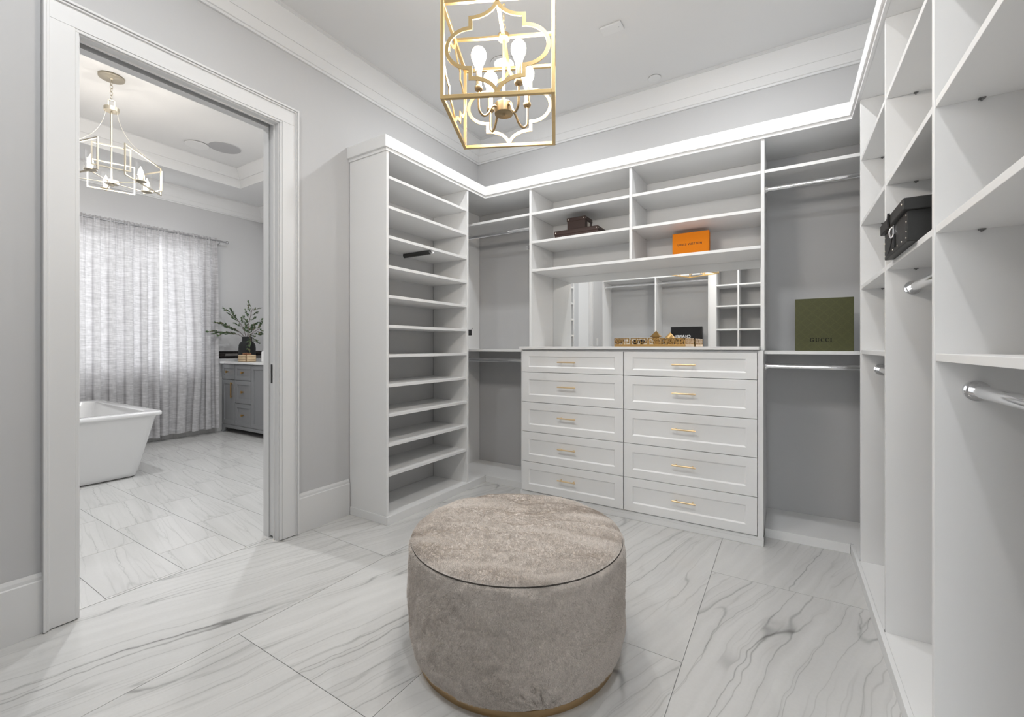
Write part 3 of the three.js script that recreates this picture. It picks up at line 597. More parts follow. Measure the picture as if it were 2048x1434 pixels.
  // single hairs over the visible surfaces
  function hairs(count, at, lean) {
    const p = new Float32Array(count * 9), c = new Float32Array(count * 9), up = new THREE.Vector3(), s = new THREE.Vector3(), d = new THREE.Vector3(), e = 1e-3;
    for (let i = 0; i < count; i++) {
      const [u, v] = lean.pick(), A = at(u, v), B = at(u + e, v), C = at(u, v + e);
      up.set(B[0] - A[0], B[1] - A[1], B[2] - A[2]).cross(s.set(C[0] - A[0], C[1] - A[1], C[2] - A[2])).normalize();
      if (lean.out(up, A)) up.negate();
      const l = rr(0.0028, 0.0058); d.copy(up).multiplyScalar(0.62); const L = lean.dir(A); d.x += L[0] + rr(-0.4, 0.4); d.y += L[1] + rr(-0.3, 0.3); d.z += L[2] + rr(-0.4, 0.4); d.normalize();
      s.crossVectors(d, up); if (s.lengthSq() < 1e-6) s.set(1, 0, 0); s.normalize().multiplyScalar(0.00045);
      const k = i * 9, b = [A[0] + up.x * 0.0005, A[1] + up.y * 0.0005, A[2] + up.z * 0.0005];
      p.set([b[0] - s.x, b[1] - s.y, b[2] - s.z, b[0] + s.x, b[1] + s.y, b[2] + s.z, b[0] + d.x * l, b[1] + d.y * l, b[2] + d.z * l], k);
      const q = rr(0.53, 0.80); for (let j = 0; j < 3; j++) c.set([q * 1.06, q * 0.975, q * 0.90], k + j * 3);
    }
    const g = new THREE.BufferGeometry(); g.setAttribute('position', new THREE.BufferAttribute(p, 3)); g.setAttribute('color', new THREE.BufferAttribute(c, 3)); g.computeVertexNormals();
    g.setAttribute('uv', new THREE.BufferAttribute(new Float32Array(count * 6), 2));
    return g;
  }
  const pileSide = hairs(260000, sideAt, { pick: () => [rr(0.17, 0.83), rr(0.06, 0.97)], out: (n, A) => n.x * (A[0] - cx) + n.z * (A[2] - cz) < 0, dir: (A) => { const w = fbm(A[0] * 6 + A[2] * 3, A[1] * 7, 95, 2) - 0.5; return [w * 1.2, -0.35 + 0.8 * (fbm(A[0] * 9, A[1] * 9 + A[2] * 5, 98, 2) - 0.5), w]; } });
  const pileTop = hairs(240000, topAt, { pick: () => [rr(0.004, 0.996), rr(0.004, 0.996)], out: (n) => n.y < 0, dir: (A) => { const x = A[0] - cx, z = A[2] - cz, a = x * 0.93 - z * 0.37, b = x * 0.37 + z * 0.93, w = 1.9 * (fbm(a * 3.4, b * 21 + 1.2 * fbm(a * 5, b * 5, 62, 2), 97, 2) - 0.5); return [0.37 * w, 0, 0.93 * w]; } });
  part(o, 'fur_pile', pileSide, strandMat).userData.kind = 'stuff';
  part(o, 'fur_pile', pileTop, strandMat).userData.kind = 'stuff';
}

// ---------------------------------------------------------------- lantern chandelier
{
  const cx = 1.592, cz = 2.011, yb = 1.945, yt = 2.275, hw = 0.1905, hh = (yt - yb) / 2, bw = 0.0125;
  const turn = YAW - Math.atan2(90, FOCAL);                 // its sides are turned a little away from the camera's axis
  const g = thing('chandelier', 'square gold lantern chandelier with quatrefoil sides and four bulbs', 'chandelier', [cx, yb, cz]);
  g.rotation.y = turn;
  const P = (parent, name, geo, m) => { const k = shade(new THREE.Mesh(geo, m)); let n = 0; for (const c of parent.children) if (c.name.replace(/_\d\d\d$/, '') === name) n++; k.name = name + (n ? '_' + String(n).padStart(3, '0') : ''); parent.add(k); return k; };
  for (const [sx, sz] of [[1, 1], [1, -1], [-1, 1], [-1, -1]]) P(g, 'corner_post', box(sx * hw - bw / 2 - sx * bw / 2, sx * hw + bw / 2 - sx * bw / 2, 0, 2 * hh, sz * hw - bw / 2 - sz * bw / 2, sz * hw + bw / 2 - sz * bw / 2, 0.001), M.brass);
  // quatrefoil ribbon, in the plane of a side
  const q = [];
  for (let i = 0; i <= 14; i++) { const a = i / 14 * Math.PI / 2; q.push([0.0893 + 0.080 * Math.cos(a), 0.066 * Math.sin(a)]); }
  for (let i = 0; i <= 10; i++) { const a = -Math.PI / 2 - i / 10 * Math.PI * 0.46; q.push([0.0893 + 0.0893 * Math.cos(a), 0.160 + 0.060 * Math.sin(a)]); }
  const loop = [...q, ...q.slice(0, -1).reverse().map(([x, y]) => [-x, y])];
  const all = [...loop, ...loop.slice(1, -1).reverse().map(([x, y]) => [x, -y])];
  function offset(pts, d) {
    const n = pts.length;
    return pts.map((p, i) => {
      const a = pts[(i + n - 1) % n], b = pts[(i + 1) % n];
      const e1 = [p[0] - a[0], p[1] - a[1]], e2 = [b[0] - p[0], b[1] - p[1]], l1 = Math.hypot(...e1) || 1, l2 = Math.hypot(...e2) || 1;
      const n1 = [e1[1] / l1, -e1[0] / l1], n2 = [e2[1] / l2, -e2[0] / l2], m = [n1[0] + n2[0], n1[1] + n2[1]], ml = Math.hypot(...m) || 1;
      const k = Math.min(2.2, 1 / Math.max(0.2, (n1[0] * m[0] + n1[1] * m[1]) / ml)) * d;
      return new THREE.Vector2(p[0] + m[0] / ml * k, p[1] + m[1] / ml * k);
    });
  }
  const rib = new THREE.Shape(offset(all, 0.0062)); rib.holes.push(new THREE.Path(offset(all, -0.0062)));
  const ribbon = new THREE.ExtrudeGeometry(rib, { depth: 0.004, bevelEnabled: false, curveSegments: 4 }).translate(0, hh, hw - 0.008);
  for (let k = 0; k < 4; k++) {
    const r = k * Math.PI / 2;
    P(g, 'quatrefoil', ribbon.clone().rotateY(r), M.brass);
    P(g, 'rail', box(-hw + bw, hw - bw, 0, bw, hw - bw, hw, 0.001).rotateY(r), M.brass);
    P(g, 'rail', box(-hw + bw, hw - bw, 2 * hh - bw, 2 * hh, hw - bw, hw, 0.001).rotateY(r), M.brass);
  }
  P(g, 'cross_bar', join([box(-hw + bw, hw - bw, 2 * hh - 0.009, 2 * hh - 0.001, -0.006, 0.006), box(-0.006, 0.006, 2 * hh - 0.0085, 2 * hh - 0.0015, -hw + bw, hw - bw)]), M.brass);
  P(g, 'top_cap', lathe([[0, 2 * hh - 0.016], [0.020, 2 * hh - 0.016], [0.022, 2 * hh - 0.010], [0.022, 2 * hh + 0.002], [0.010, 2 * hh + 0.010], [0, 2 * hh + 0.010]], 24), M.brass);
  P(g, 'stem', cyl(0.0052, 0.0052, [0, 0.07, 0], [0, 2 * hh - 0.012, 0], 14), M.brass);
  P(g, 'hub', lathe([[0, 0.030], [0.006, 0.031], [0.007, 0.036], [0.0335, 0.037], [0.034, 0.040], [0.034, 0.074], [0.031, 0.077], [0, 0.077]], 36), M.bronze);
  for (const [sx, sz] of [[1, 1], [1, -1], [-1, 1], [-1, -1]]) {
    const c = 0.7071, R = 0.104, ar = -0.14, at = (r, y) => [(sx * Math.cos(ar) + sz * Math.sin(ar)) * r * c, y, (-sx * Math.sin(ar) + sz * Math.cos(ar)) * r * c];
    const arm = P(g, 'arm', tube([at(0.030, 0.055), at(0.040, 0.058), at(0.052, 0.048), at(0.066, 0.022), at(0.084, 0.010), at(0.100, 0.022), at(R, 0.050), at(R, 0.098)], 0.0044, 48, 10), M.bronze);
    P(arm, 'cup', lathe([[0, 0.094], [0.012, 0.095], [0.0145, 0.100], [0.0145, 0.108], [0.0105, 0.110], [0.0105, 0.168], [0.0, 0.168]], 20).translate(...at(R, 0)), M.bronze);
    const bl = P(arm, 'bulb', lathe([[0, 0.250], [0.009, 0.2487], [0.018, 0.244], [0.0248, 0.2345], [0.0275, 0.222], [0.0255, 0.208], [0.0195, 0.194], [0.0145, 0.182], [0.0125, 0.1685], [0, 0.1685]], 24).translate(...at(R, 0)), M.bulb);
    bl.userData.label = 'lit white bulb';
    const L = new THREE.PointLight(new THREE.Color(1.0, 0.955, 0.90), BULB, 0, 2); L.castShadow = true; L.shadow.radius = 2.5; L.position.set(...at(R, 0.226)); g.add(L);
  }
  // chain and ceiling canopy
  const top = CY - yb, y0 = 2 * hh + 0.012;
  const links = [];
  const n = 19, step = (top - 0.03 - y0) / n;
  for (let i = 0; i < n; i++) links.push(new THREE.TorusGeometry(0.0085, 0.0019, 8, 16).scale(0.75, step / 0.0185 * 0.62 * 1.1, 1).rotateY(i % 2 ? Math.PI / 2 : 0).translate(0, y0 + (i + 0.5) * step, 0));
  P(g, 'chain', join(links), M.brass);
  P(g, 'canopy', lathe([[0, top - 0.032], [0.010, top - 0.031], [0.012, top - 0.024], [0.058, top - 0.022], [0.064, top - 0.016], [0.064, top - 0.001], [0, top - 0.001]], 36), M.brass);
}

// ---------------------------------------------------------------- recessed lights and ceiling fittings
function downlight(x, y, z, label, power, color, r = 0.066) {
  const g = thing('downlight', label, 'ceiling light', [x, y, z], 'recessed ceiling lights');
  part(g, 'trim_ring', lathe([[r, -0.003], [r + 0.006, -0.006], [r + 0.026, -0.004], [r + 0.028, -0.0005], [r, -0.0005]], 40).translate(x, y, z), M.trim);
  const lens = part(g, 'lens', new THREE.CylinderGeometry(r - 0.001, r - 0.001, 0.0015, 40).translate(x, y - 0.0018, z), M.lens);
  lens.userData.label = 'glowing lens';
  const L = new THREE.RectAreaLight(color, power * 3.2, r * 0.95, r * 0.95); L.position.set(0, -0.008, 0); L.rotation.x = -Math.PI / 2; g.add(L);
}
const CW = new THREE.Color(0.965, 0.985, 1.0);
downlight(0.866, CY, 0.884, 'round recessed ceiling light seen behind the gold lantern', CAN, CW);
downlight(2.29, CY, 0.884, 'round recessed ceiling light above the right back corner', CAN, CW);
downlight(0.866, CY, 2.86, 'round recessed ceiling light near the doorway, above the frame', CAN, CW);
downlight(2.29, CY, 2.86, 'round recessed ceiling light above the camera', CAN, CW);
{
  const s = thing('sprinkler_cover', 'small round white cover plate on the ceiling near the back wall', 'cover plate', [1.692, CY, 0.192]);
  part(s, 'plate', lathe([[0, -0.007], [0.040, -0.007], [0.043, -0.005], [0.043, -0.003], [0, -0.003]], 36).translate(1.692, CY, 0.192), M.trim);
  part(s, 'collar', cyl(0.030, 0.030, [1.692, CY - 0.003, 0.192], [1.692, CY - 0.0005, 0.192], 24), M.black);
  const p = thing('ceiling_sensor', 'small rectangular white sensor plate on the closet ceiling', 'sensor', [1.599, CY, 0.829]);
  part(p, 'housing', box(1.535, 1.663, CY - 0.012, CY - 0.0005, 0.791, 0.867, 0.003), M.trim);
  part(p, 'indicator', cyl(0.0028, 0.0028, [1.641, CY - 0.013, 0.829], [1.641, CY - 0.0119, 0.829], 12), std(new THREE.Color(0.3, 0.3, 0.3), 0.5));
}

// ---------------------------------------------------------------- bathroom
{ // freestanding tub: rings of rounded rectangles
  const x0 = -3.66, x1 = -2.105, z0 = 1.725, z1 = 2.53, cx = (x0 + x1) / 2, cz = (z0 + z1) / 2, hx = (x1 - x0) / 2, hz = (z1 - z0) / 2, N = 96;
  const ring = (dx, dz, y, r) => {
    const a = hx - dx, b = hz - dz, pts = [];
    for (let i = 0; i < N; i++) {
      const s = Math.floor(i / (N / 4)), f = (i % (N / 4)) / (N / 4 - 1), an = (s + f) * Math.PI / 2, sx = [1, -1, -1, 1][s], sz = [1, 1, -1, -1][s];
      pts.push([cx + sx * (a - r) + r * Math.cos(an), y, cz + sz * (b - r) + r * Math.sin(an)]);
    }
    return pts;
  };
  const loft = (rings, cap0, cap1) => {
    const p = [], ix = []; for (const r of rings) for (const v of r) p.push(...v);
    for (let j = 0; j < rings.length - 1; j++) for (let i = 0; i < N; i++) { const a = j * N + i, b = j * N + (i + 1) % N; ix.push(a, a + N, b, b, a + N, b + N); }
    const cap = (j, flip) => { const c = p.length / 3; p.push(cx, rings[j][0][1], cz); for (let i = 0; i < N; i++) { const a = j * N + i, b = j * N + (i + 1) % N; flip ? ix.push(c, a, b) : ix.push(c, b, a); } };
    if (cap0) cap(0, true); if (cap1) cap(rings.length - 1, false);
    const g = new THREE.BufferGeometry(); g.setAttribute('position', new THREE.Float32BufferAttribute(p, 3)); g.setIndex(ix);
    const q = g.toNonIndexed(); q.computeVertexNormals(); q.setAttribute('uv', new THREE.Float32BufferAttribute(new Array(q.attributes.position.count * 2).fill(0), 2));
    return q;
  };
  const smooth = (g) => { g.deleteAttribute('normal'); g.deleteAttribute('uv'); const m = mergeVertices(g, 1e-5); m.computeVertexNormals(); m.setAttribute('uv', new THREE.Float32BufferAttribute(new Array(m.attributes.position.count * 2).fill(0), 2)); return m; };
  const b = thing('bathtub', 'white freestanding bathtub with flared sides in the bathroom', 'bathtub', [cx, 0, cz]);
  part(b, 'tub_shell', smooth(loft([ring(0.185, 0.135, 0.004, 0.06), ring(0.172, 0.122, 0.012, 0.07), ring(0.160, 0.110, 0.05, 0.08), ring(0.100, 0.068, 0.28, 0.08), ring(0.045, 0.030, 0.50, 0.07), ring(0.034, 0.022, 0.528, 0.065)], true, false)), M.white);
  part(b, 'tub_rim', smooth(loft([ring(0.034, 0.022, 0.528, 0.065), ring(0.006, 0.004, 0.529, 0.055), ring(0.0, 0.0, 0.535, 0.055), ring(0.0, 0.0, 0.555, 0.055), ring(0.006, 0.006, 0.562, 0.055), ring(0.085, 0.075, 0.563, 0.09), ring(0.100, 0.090, 0.556, 0.10)], false, false)), M.white);
  part(b, 'basin', smooth(loft([ring(0.100, 0.090, 0.556, 0.10), ring(0.125, 0.11, 0.50, 0.12), ring(0.24, 0.15, 0.22, 0.15), ring(0.32, 0.20, 0.14, 0.15), ring(0.40, 0.26, 0.125, 0.12)], false, true)), M.white);
}
{ // curtains on a rod
  const slub = dataTexture(512, 512, (u, v) => {
    const a = fbm(u * 14, v * 190, 211, 2), b = fbm(u * 160, v * 16, 215, 2), c = fbm(u * 30, v * 60, 219, 2);
    const n = 206 + 46 * (a - 0.5) + 16 * (b - 0.5) + 18 * (c - 0.5);
    return [n, n - 1, n + 2];
  });
  const cloth = phys(0xffffff, 0.95, { map: slub, color: new THREE.Color(0.86, 0.86, 0.85), transmission: 0.145, thickness: 0, side: THREE.DoubleSide, ior: 1.05, specularIntensity: 0.1 });
  const X = -3.775, yR = 2.487;
  function curtain(label, z0, z1, s, hem, pull) {
    const nu = Math.round((z1 - z0) * 560), nv = 120, p = [], uv = [], ix = [];
    for (let j = 0; j <= nv; j++) for (let i = 0; i <= nu; i++) {
      const f = i / nu, v = j / nv, y = yR + 0.030 - v * (yR + 0.030 - hem), d = Math.max(0, (yR - y) / yR), z = z0 + f * (z1 - z0);
      const ph = z * 44 + 12 * noise2(z * 2.6, 0.5, s) + 2.2 * noise2(z * 5, d * 1.6, s + 2), amp = (0.018 + 0.030 * noise2(z * 3.7, 3, s + 21)) * Math.min(1, 0.30 + d * 2.5);
      const tight = 0.011 * Math.sin(z * 190 + 4 * noise2(z * 20, 1, s + 7)) * Math.exp(-d * 12);
      const pinch = y > yR - 0.02 ? Math.exp(-Math.pow((y - yR) / 0.014, 2)) : Math.exp(-Math.pow((y - yR) / 0.03, 2));
      const x = X + (amp * Math.cos(ph) + tight) * (1 - 0.6 * pinch) + 0.014 + 0.02 * d;
      const zz = z + pull(f, d) + 0.0145 * Math.sin(2 * ph) * Math.min(1, 0.4 + d * 2) * Math.min(1, amp * 30) * Math.min(1, Math.min(f, 1 - f) * 12);
      p.push(x, y + 0.004 * Math.sin(z * 160) * (v < 0.02 ? 1 : 0), zz); uv.push(zz * 1.4, y * 1.4);
    }
    for (let j = 0; j < nv; j++) for (let i = 0; i < nu; i++) { const a = j * (nu + 1) + i, b = a + nu + 1; ix.push(a, b, a + 1, a + 1, b, b + 1); }
    const g = new THREE.BufferGeometry(); g.setAttribute('position', new THREE.Float32BufferAttribute(p, 3)); g.setAttribute('uv', new THREE.Float32BufferAttribute(uv, 2)); g.setIndex(ix); g.computeVertexNormals();
    const m = part(scene, 'curtain', g, cloth); tag(m, label, 'curtain');
  }
  curtain('grey linen curtain panel on the right of the bathroom window', 0.555, 1.175, 5, 0.075, (f, d) => { const q = Math.max(0, (d - 0.62) / 0.38); return (f < 0.42 ? 0.035 : -0.030) * q * Math.exp(-Math.pow((f - 0.42) / 0.16, 2)); });
  curtain('grey linen curtain panel on the left, behind the bathtub', 1.182, 2.75, 12, 0.055, () => 0);
  const r = thing('curtain_rod', 'thin nickel curtain rod above the bathroom curtains', 'curtain rod', [X + 0.014, yR, 1.6]);
  const NK = std(new THREE.Color(0.42, 0.42, 0.43), 0.3, { metalness: 1 });
  part(r, 'bar', cyl(0.0095, 0.0095, [X + 0.014, yR, 0.47], [X + 0.014, yR, 2.85], 16), NK);
  part(r, 'finial', join([cyl(0.010, 0.013, [X + 0.014, yR, 0.462], [X + 0.014, yR, 0.447], 18), cyl(0.016, 0.021, [X + 0.014, yR, 0.447], [X + 0.014, yR, 0.436], 18), cyl(0.021, 0.017, [X + 0.014, yR, 0.436], [X + 0.014, yR, 0.424], 18)]), NK);
  for (const z of [0.50, 2.80]) part(r, 'bracket', join([cyl(0.006, 0.006, [BX + 0.001, yR, z], [X + 0.006, yR, z], 12), cyl(0.024, 0.024, [BX + 0.0005, yR, z], [BX + 0.006, yR, z], 20)]), M.chrome);
}
{ // wainscot tiles and dark mosaic band on the window wall, the band on the vanity wall too
  const wt = marble(256, 256, 0.6, 0.3, 411, 0.1, 0.5), wm = phys(0xffffff, 0.2, { map: wt });
  const wall = thing('wall_tiles', 'pale marble wainscot tiles with a dark mosaic band beside the vanity', 'tiling', [BX, 0, 1.3]);
  for (let r = 0; r < 4; r++) for (let c = 0; c < 6; c++) {
    const y0 = r * 0.24, y1 = Math.min(0.957, y0 + 0.24), a = BZ + 0.006 + c * 0.6 - (r % 2) * 0.3, z0 = Math.max(BZ + 0.006, a), z1 = Math.min(3.2, a + 0.6);
    if (z1 - z0 > 0.03 && !(y1 > 0.78 && z1 > 0.6)) part(wall, 'tile', box(BX + 0.0005, BX + 0.009, y0 + 0.001, y1 - 0.001, z0 + 0.001, z1 - 0.001, 0.001), wm);
  }
  const dark = [std(new THREE.Color(0.018, 0.016, 0.016), 0.15), std(new THREE.Color(0.035, 0.030, 0.028), 0.2), std(new THREE.Color(0.16, 0.15, 0.145), 0.2)];
  let z = BZ + 0.01;
  for (let r = 0; r < 3; r++) { z = BZ + 0.01; while (z < 0.555) { const w = Math.min(rr(0.05, 0.20), 0.560 - z); if (w > 0.01) part(wall, 'mosaic_tile', box(BX + 0.0005, BX + 0.008, 0.9605 + r * 0.033, 0.9915 + r * 0.033, z, z + w - 0.0015, 0.001), dark[Math.floor(rr(0, 2.25))]); z += w; } }
  part(wall, 'edge_strip', box(BX + 0.0005, BX + 0.011, 0.10, 1.062, 0.562, 0.574, 0.001), M.trim);
  const wv = thing('mosaic_band', 'dark mosaic band on the wall behind the vanity', 'tiling', [-3.1, 1.0, BZ]);
  for (let r = 0; r < 3; r++) for (let k = 0; k < 8; k++) part(wv, 'mosaic_tile', box(BX + 0.012 + k * 0.18, BX + 0.0105 + (k + 1) * 0.18, 0.9605 + r * 0.033, 0.9915 + r * 0.033, BZ + 0.0005, BZ + 0.008, 0.001), dark[Math.floor(rr(0, 2.2))]);
}
{ // grey vanity
  const V = M.vanity, x0 = -3.848, x1 = -2.33, zf = 0.440, g = thing('vanity', 'grey bathroom vanity cabinet with gold knobs and white top', 'vanity', [-3.1, 0, 0.18]);
  part(g, 'carcass', box(x0, x1, 0.075, 0.8965, BZ + 0.012, zf, 0.002), V);
  const s = new THREE.Shape([[x0, 0.02], [x0 + 0.06, 0.02], [x0 + 0.09, 0.062], [x0 + 0.7, 0.066], [x1, 0.066], [x1, 0.105], [x0, 0.105]].map(([x, y]) => new THREE.Vector2(x, y)));
  part(g, 'apron', new THREE.ExtrudeGeometry(s, { depth: 0.018, bevelEnabled: false }).translate(0, 0, zf + 0.0005), V);
  part(g, 'foot', join([box(x0 - 0.004, x0 + 0.05, 0.0005, 0.020, zf - 0.04, zf + 0.026, 0.003), box(x0, x0 + 0.04, 0.02, 0.0745, zf - 0.035, zf - 0.0005)]), V);
  part(g, 'back_leg', box(x1 - 0.05, x1, 0.0005, 0.0745, BZ + 0.02, BZ + 0.07), V);
  part(g, 'back_leg', box(x0, x0 + 0.05, 0.0005, 0.0745, BZ + 0.02, BZ + 0.07), V);
  const front = (name, a, b, y0, y1) => {
    const f = Math.min(0.052, (b - a) * 0.26, (y1 - y0) * 0.28), zz = zf + 0.0008, T = 0.018;
    a += 0.001; y0 += 0.001; y1 -= 0.001;
    const m = part(g, name, join([box(a, b, y0, y0 + f, zz, zz + T, 0.0012), box(a, b, y1 - f, y1, zz, zz + T, 0.0012), box(a, a + f, y0 + f, y1 - f, zz, zz + T, 0.0012), box(b - f, b, y0 + f, y1 - f, zz, zz + T, 0.0012), box(a + f, b - f, y0 + f, y1 - f, zz, zz + 0.008),
      box(a + f, b - f, y0 + f, y0 + f + 0.006, zz + 0.008, zz + 0.013), box(a + f, b - f, y1 - f - 0.006, y1 - f, zz + 0.008, zz + 0.013), box(a + f, a + f + 0.006, y0 + f, y1 - f, zz + 0.008, zz + 0.013), box(b - f - 0.006, b - f, y0 + f, y1 - f, zz + 0.008, zz + 0.013)]), V);
    return m;
  };
  const knobMat = std(new THREE.Color(0.62, 0.36, 0.11), 0.3, { metalness: 1 });
  const knob = (d, x, y) => part(d, 'knob', join([cyl(0.006, 0.006, [x, y, zf + 0.0088], [x, y, zf + 0.030], 12), cyl(0.014, 0.0155, [x, y, zf + 0.028], [x, y, zf + 0.042], 20)]), knobMat, 'gold knob');
  const c1 = [-3.846, -3.518], c2 = [-3.514, -3.135], e = 0.004;
  knob(front('drawer', c1[0], c1[1] - e, 0.693, 0.889), -3.70, 0.791);
  const d1 = front('door', c1[0], c1[1] - e, 0.108, 0.688);
  part(d1, 'pull', join([box(-3.586, -3.572, 0.46, 0.66, zf + 0.034, zf + 0.046, 0.003), cyl(0.005, 0.005, [-3.579, 0.48, zf + 0.018], [-3.579, 0.48, zf + 0.036], 10), cyl(0.005, 0.005, [-3.579, 0.64, zf + 0.018], [-3.579, 0.64, zf + 0.036], 10)]), knobMat, 'gold bar pull');
  for (const [a, b] of [[0.693, 0.889], [0.400, 0.688], [0.108, 0.395]]) knob(front('drawer', c2[0], c2[1] - e, a, b), (c2[0] + c2[1]) / 2, (a + b) / 2);
  front('door', -3.131, -2.735, 0.108, 0.889); front('door', -2.731, x1, 0.108, 0.889);
  part(g, 'vanity_top', box(x0 - 0.006, x1 + 0.01, 0.897, 0.925, BZ + 0.010, zf + 0.045, 0.003), phys(new THREE.Color(0.78, 0.78, 0.78), 0.12));

  // things on the vanity
  const ty = 0.9255, vx = -3.60, vz = 0.265;
  const v = thing('vase', 'matte black bottle-shaped vase on the vanity', 'vase', [vx, ty, vz]);
  part(v, 'vessel', lathe([[0, 0], [0.086, 0.001], [0.094, 0.010], [0.099, 0.06], [0.100, 0.17], [0.096, 0.215], [0.082, 0.245], [0.066, 0.258], [0.060, 0.268], [0.058, 0.310], [0.062, 0.322], [0.052, 0.324], [0.048, 0.27], [0, 0.262]], 48).translate(vx, ty, vz), M.blackVase);
  const pl = thing('branches', 'leafy green branches standing in the black vase', 'plant', [vx, ty + 0.268, vz]);
  const stems = [], leaves = [];
  const leafCol = [[0.035, 0.075, 0.030], [0.06, 0.11, 0.045], [0.10, 0.15, 0.07], [0.15, 0.14, 0.06]];
  const leafMats = leafCol.map((c) => std(new THREE.Color(...c), 0.6, { side: THREE.DoubleSide }));
  const bins = leafMats.map(() => []);
  function leaf(p, d, len) {
    const D = new THREE.Vector3(...d).normalize(), side = new THREE.Vector3(rr(-1, 1), rr(-1, 1), rr(-1, 1)).cross(D).normalize(), wd = len * 0.24;
    const a = new THREE.Vector3(...p), m = a.clone().addScaledVector(D, len * 0.45), b = a.clone().addScaledVector(D, len), l = m.clone().addScaledVector(side, wd), r = m.clone().addScaledVector(side, -wd);
    m.y += len * 0.08;
    const g = new THREE.BufferGeometry(); g.setAttribute('position', new THREE.Float32BufferAttribute([a, l, m, a, m, r, l, b, m, m, b, r].flatMap((q) => [q.x, q.y, q.z]), 3)); g.computeVertexNormals(); g.setAttribute('uv', new THREE.Float32BufferAttribute(new Array(24).fill(0), 2));
    bins[Math.floor(rr(0, 3.4))].push(g);
  }
  function frond(p, dir, len, n) {
    const D = new THREE.Vector3(...dir).normalize(), P0 = new THREE.Vector3(...p), q = [];
    for (let i = 0; i <= 5; i++) { const f = i / 5; q.push([P0.x + D.x * len * f, P0.y + D.y * len * f - 0.25 * len * f * f * (1 - D.y), P0.z + D.z * len * f]); }
    stems.push(tube(q, 0.0014, 10, 5));
    for (let i = 1; i <= n; i++) { const f = 0.15 + 0.85 * i / n, k = Math.min(4, Math.floor(f * 5)), w = f * 5 - k, at = [0, 1, 2].map((j) => q[k][j] + (q[Math.min(5, k + 1)][j] - q[k][j]) * w); for (const s of [-1, 1]) leaf(at, [D.x * 0.9 + s * rr(0.2, 0.7) * D.y + rr(-0.4, 0.4), D.y * 0.8 + rr(-0.5, 0.5), D.z + s * rr(-0.7, 0.7)], rr(0.026, 0.046)); }
  }
  const base = [vx, ty + 0.272, vz];
  // branch tips: sideways (to the camera's right), up, towards the camera; in metres
  const sideX = Math.cos(YAW), sideZ = -Math.sin(YAW);
  const branches = [[-0.12, 0.35, 0.10], [0.09, 0.42, 0.03], [-0.165, 0.11, 0.24], [0.20, 0.16, 0.05], [-0.14, 0.20, 0.18], [0.14, 0.0, 0.12], [-0.02, 0.20, -0.06]];
  for (const [a, up, to] of branches) {
    const tip = [base[0] + a * sideX + to * 0.4, base[1] + up, base[2] + a * sideZ + to * 0.9], D = new THREE.Vector3(tip[0] - base[0], tip[1] - base[1], tip[2] - base[2]).normalize();
    const mid = [base[0] + (tip[0] - base[0]) * 0.35, base[1] + Math.max(up * 0.55, 0.08), base[2] + (tip[2] - base[2]) * 0.35];
    const curve = new THREE.CatmullRomCurve3([base, mid, tip].map((p) => new THREE.Vector3(...p)));
    stems.push(new THREE.TubeGeometry(curve, 16, 0.0032, 6));
    for (let i = 0; i < 7; i++) { const q = curve.getPoint(0.45 + 0.55 * i / 6), e = curve.getTangent(0.45 + 0.55 * i / 6), s = i % 2 ? 1 : -1; frond([q.x, q.y, q.z], [e.x * 0.9 + s * 0.6 * e.y * sideX, e.y * 0.7 - s * 0.5 * Math.abs(e.x), e.z * 0.9 + s * 0.6 * e.y * sideZ + rr(-0.2, 0.2)], rr(0.09, 0.135), 7); }
  }
  part(pl, 'stem', join(stems), std(new THREE.Color(0.16, 0.12, 0.11), 0.7));
  bins.forEach((b, i) => { if (b.length) part(pl, 'foliage', join(b), leafMats[i]).userData.kind = 'stuff'; });
  // basket with bark chips and a bottle
  const bx = -3.385, bz = 0.375, k = thing('basket', 'small cream woven basket in front of the black vase', 'basket', [bx, ty, bz]);
  const cream = std(new THREE.Color(0.60, 0.46, 0.30), 0.8);
  const hw2 = 0.092, hd2 = 0.055;
  part(k, 'basket_body', join([0, 1, 2, 3].flatMap((r) => [-1, 1].flatMap((s) => [tube([[bx - hw2, ty + 0.012 + r * 0.021, bz + s * hd2], [bx, ty + 0.0135 + r * 0.021, bz + s * (hd2 + 0.003)], [bx + hw2, ty + 0.012 + r * 0.021, bz + s * hd2]], 0.0108, 12, 8), tube([[bx + s * hw2, ty + 0.012 + r * 0.021, bz - hd2], [bx + s * (hw2 + 0.003), ty + 0.0135 + r * 0.021, bz], [bx + s * hw2, ty + 0.012 + r * 0.021, bz + hd2]], 0.0108, 12, 8)])).concat([box(bx - hw2 + 0.002, bx + hw2 - 0.002, ty + 0.001, ty + 0.008, bz - hd2 + 0.002, bz + hd2 - 0.002)])), cream);
  const chips = []; for (let i = 0; i < 70; i++) chips.push(new THREE.DodecahedronGeometry(rr(0.010, 0.017), 0).scale(1, 0.7, 1.2).rotateY(rr(0, 6)).translate(bx + rr(-0.066, 0.066), ty + rr(0.030, 0.108), bz + rr(-0.032, 0.032)));
  const ch = part(scene, 'bark_chips', join(chips), std(new THREE.Color(0.27, 0.13, 0.065), 0.7)); tag(ch, 'brown bark chips heaped in the cream basket', 'chips'); ch.userData.kind = 'stuff';
  const so = thing('soap_bottle', 'white bottle at the edge of the doorway on the vanity', 'bottle', [-3.075, ty, 0.33]);
  part(so, 'bottle_body', lathe([[0, 0], [0.028, 0.001], [0.031, 0.006], [0.031, 0.118], [0.026, 0.131], [0.012, 0.138], [0, 0.138]], 28).translate(-3.075, ty, 0.33), phys(new THREE.Color(0.75, 0.75, 0.75), 0.3));
  part(so, 'cap', cyl(0.010, 0.009, [-3.075, ty + 0.1385, 0.33], [-3.075, ty + 0.160, 0.33], 18), std(new THREE.Color(0.6, 0.6, 0.6), 0.4));
}
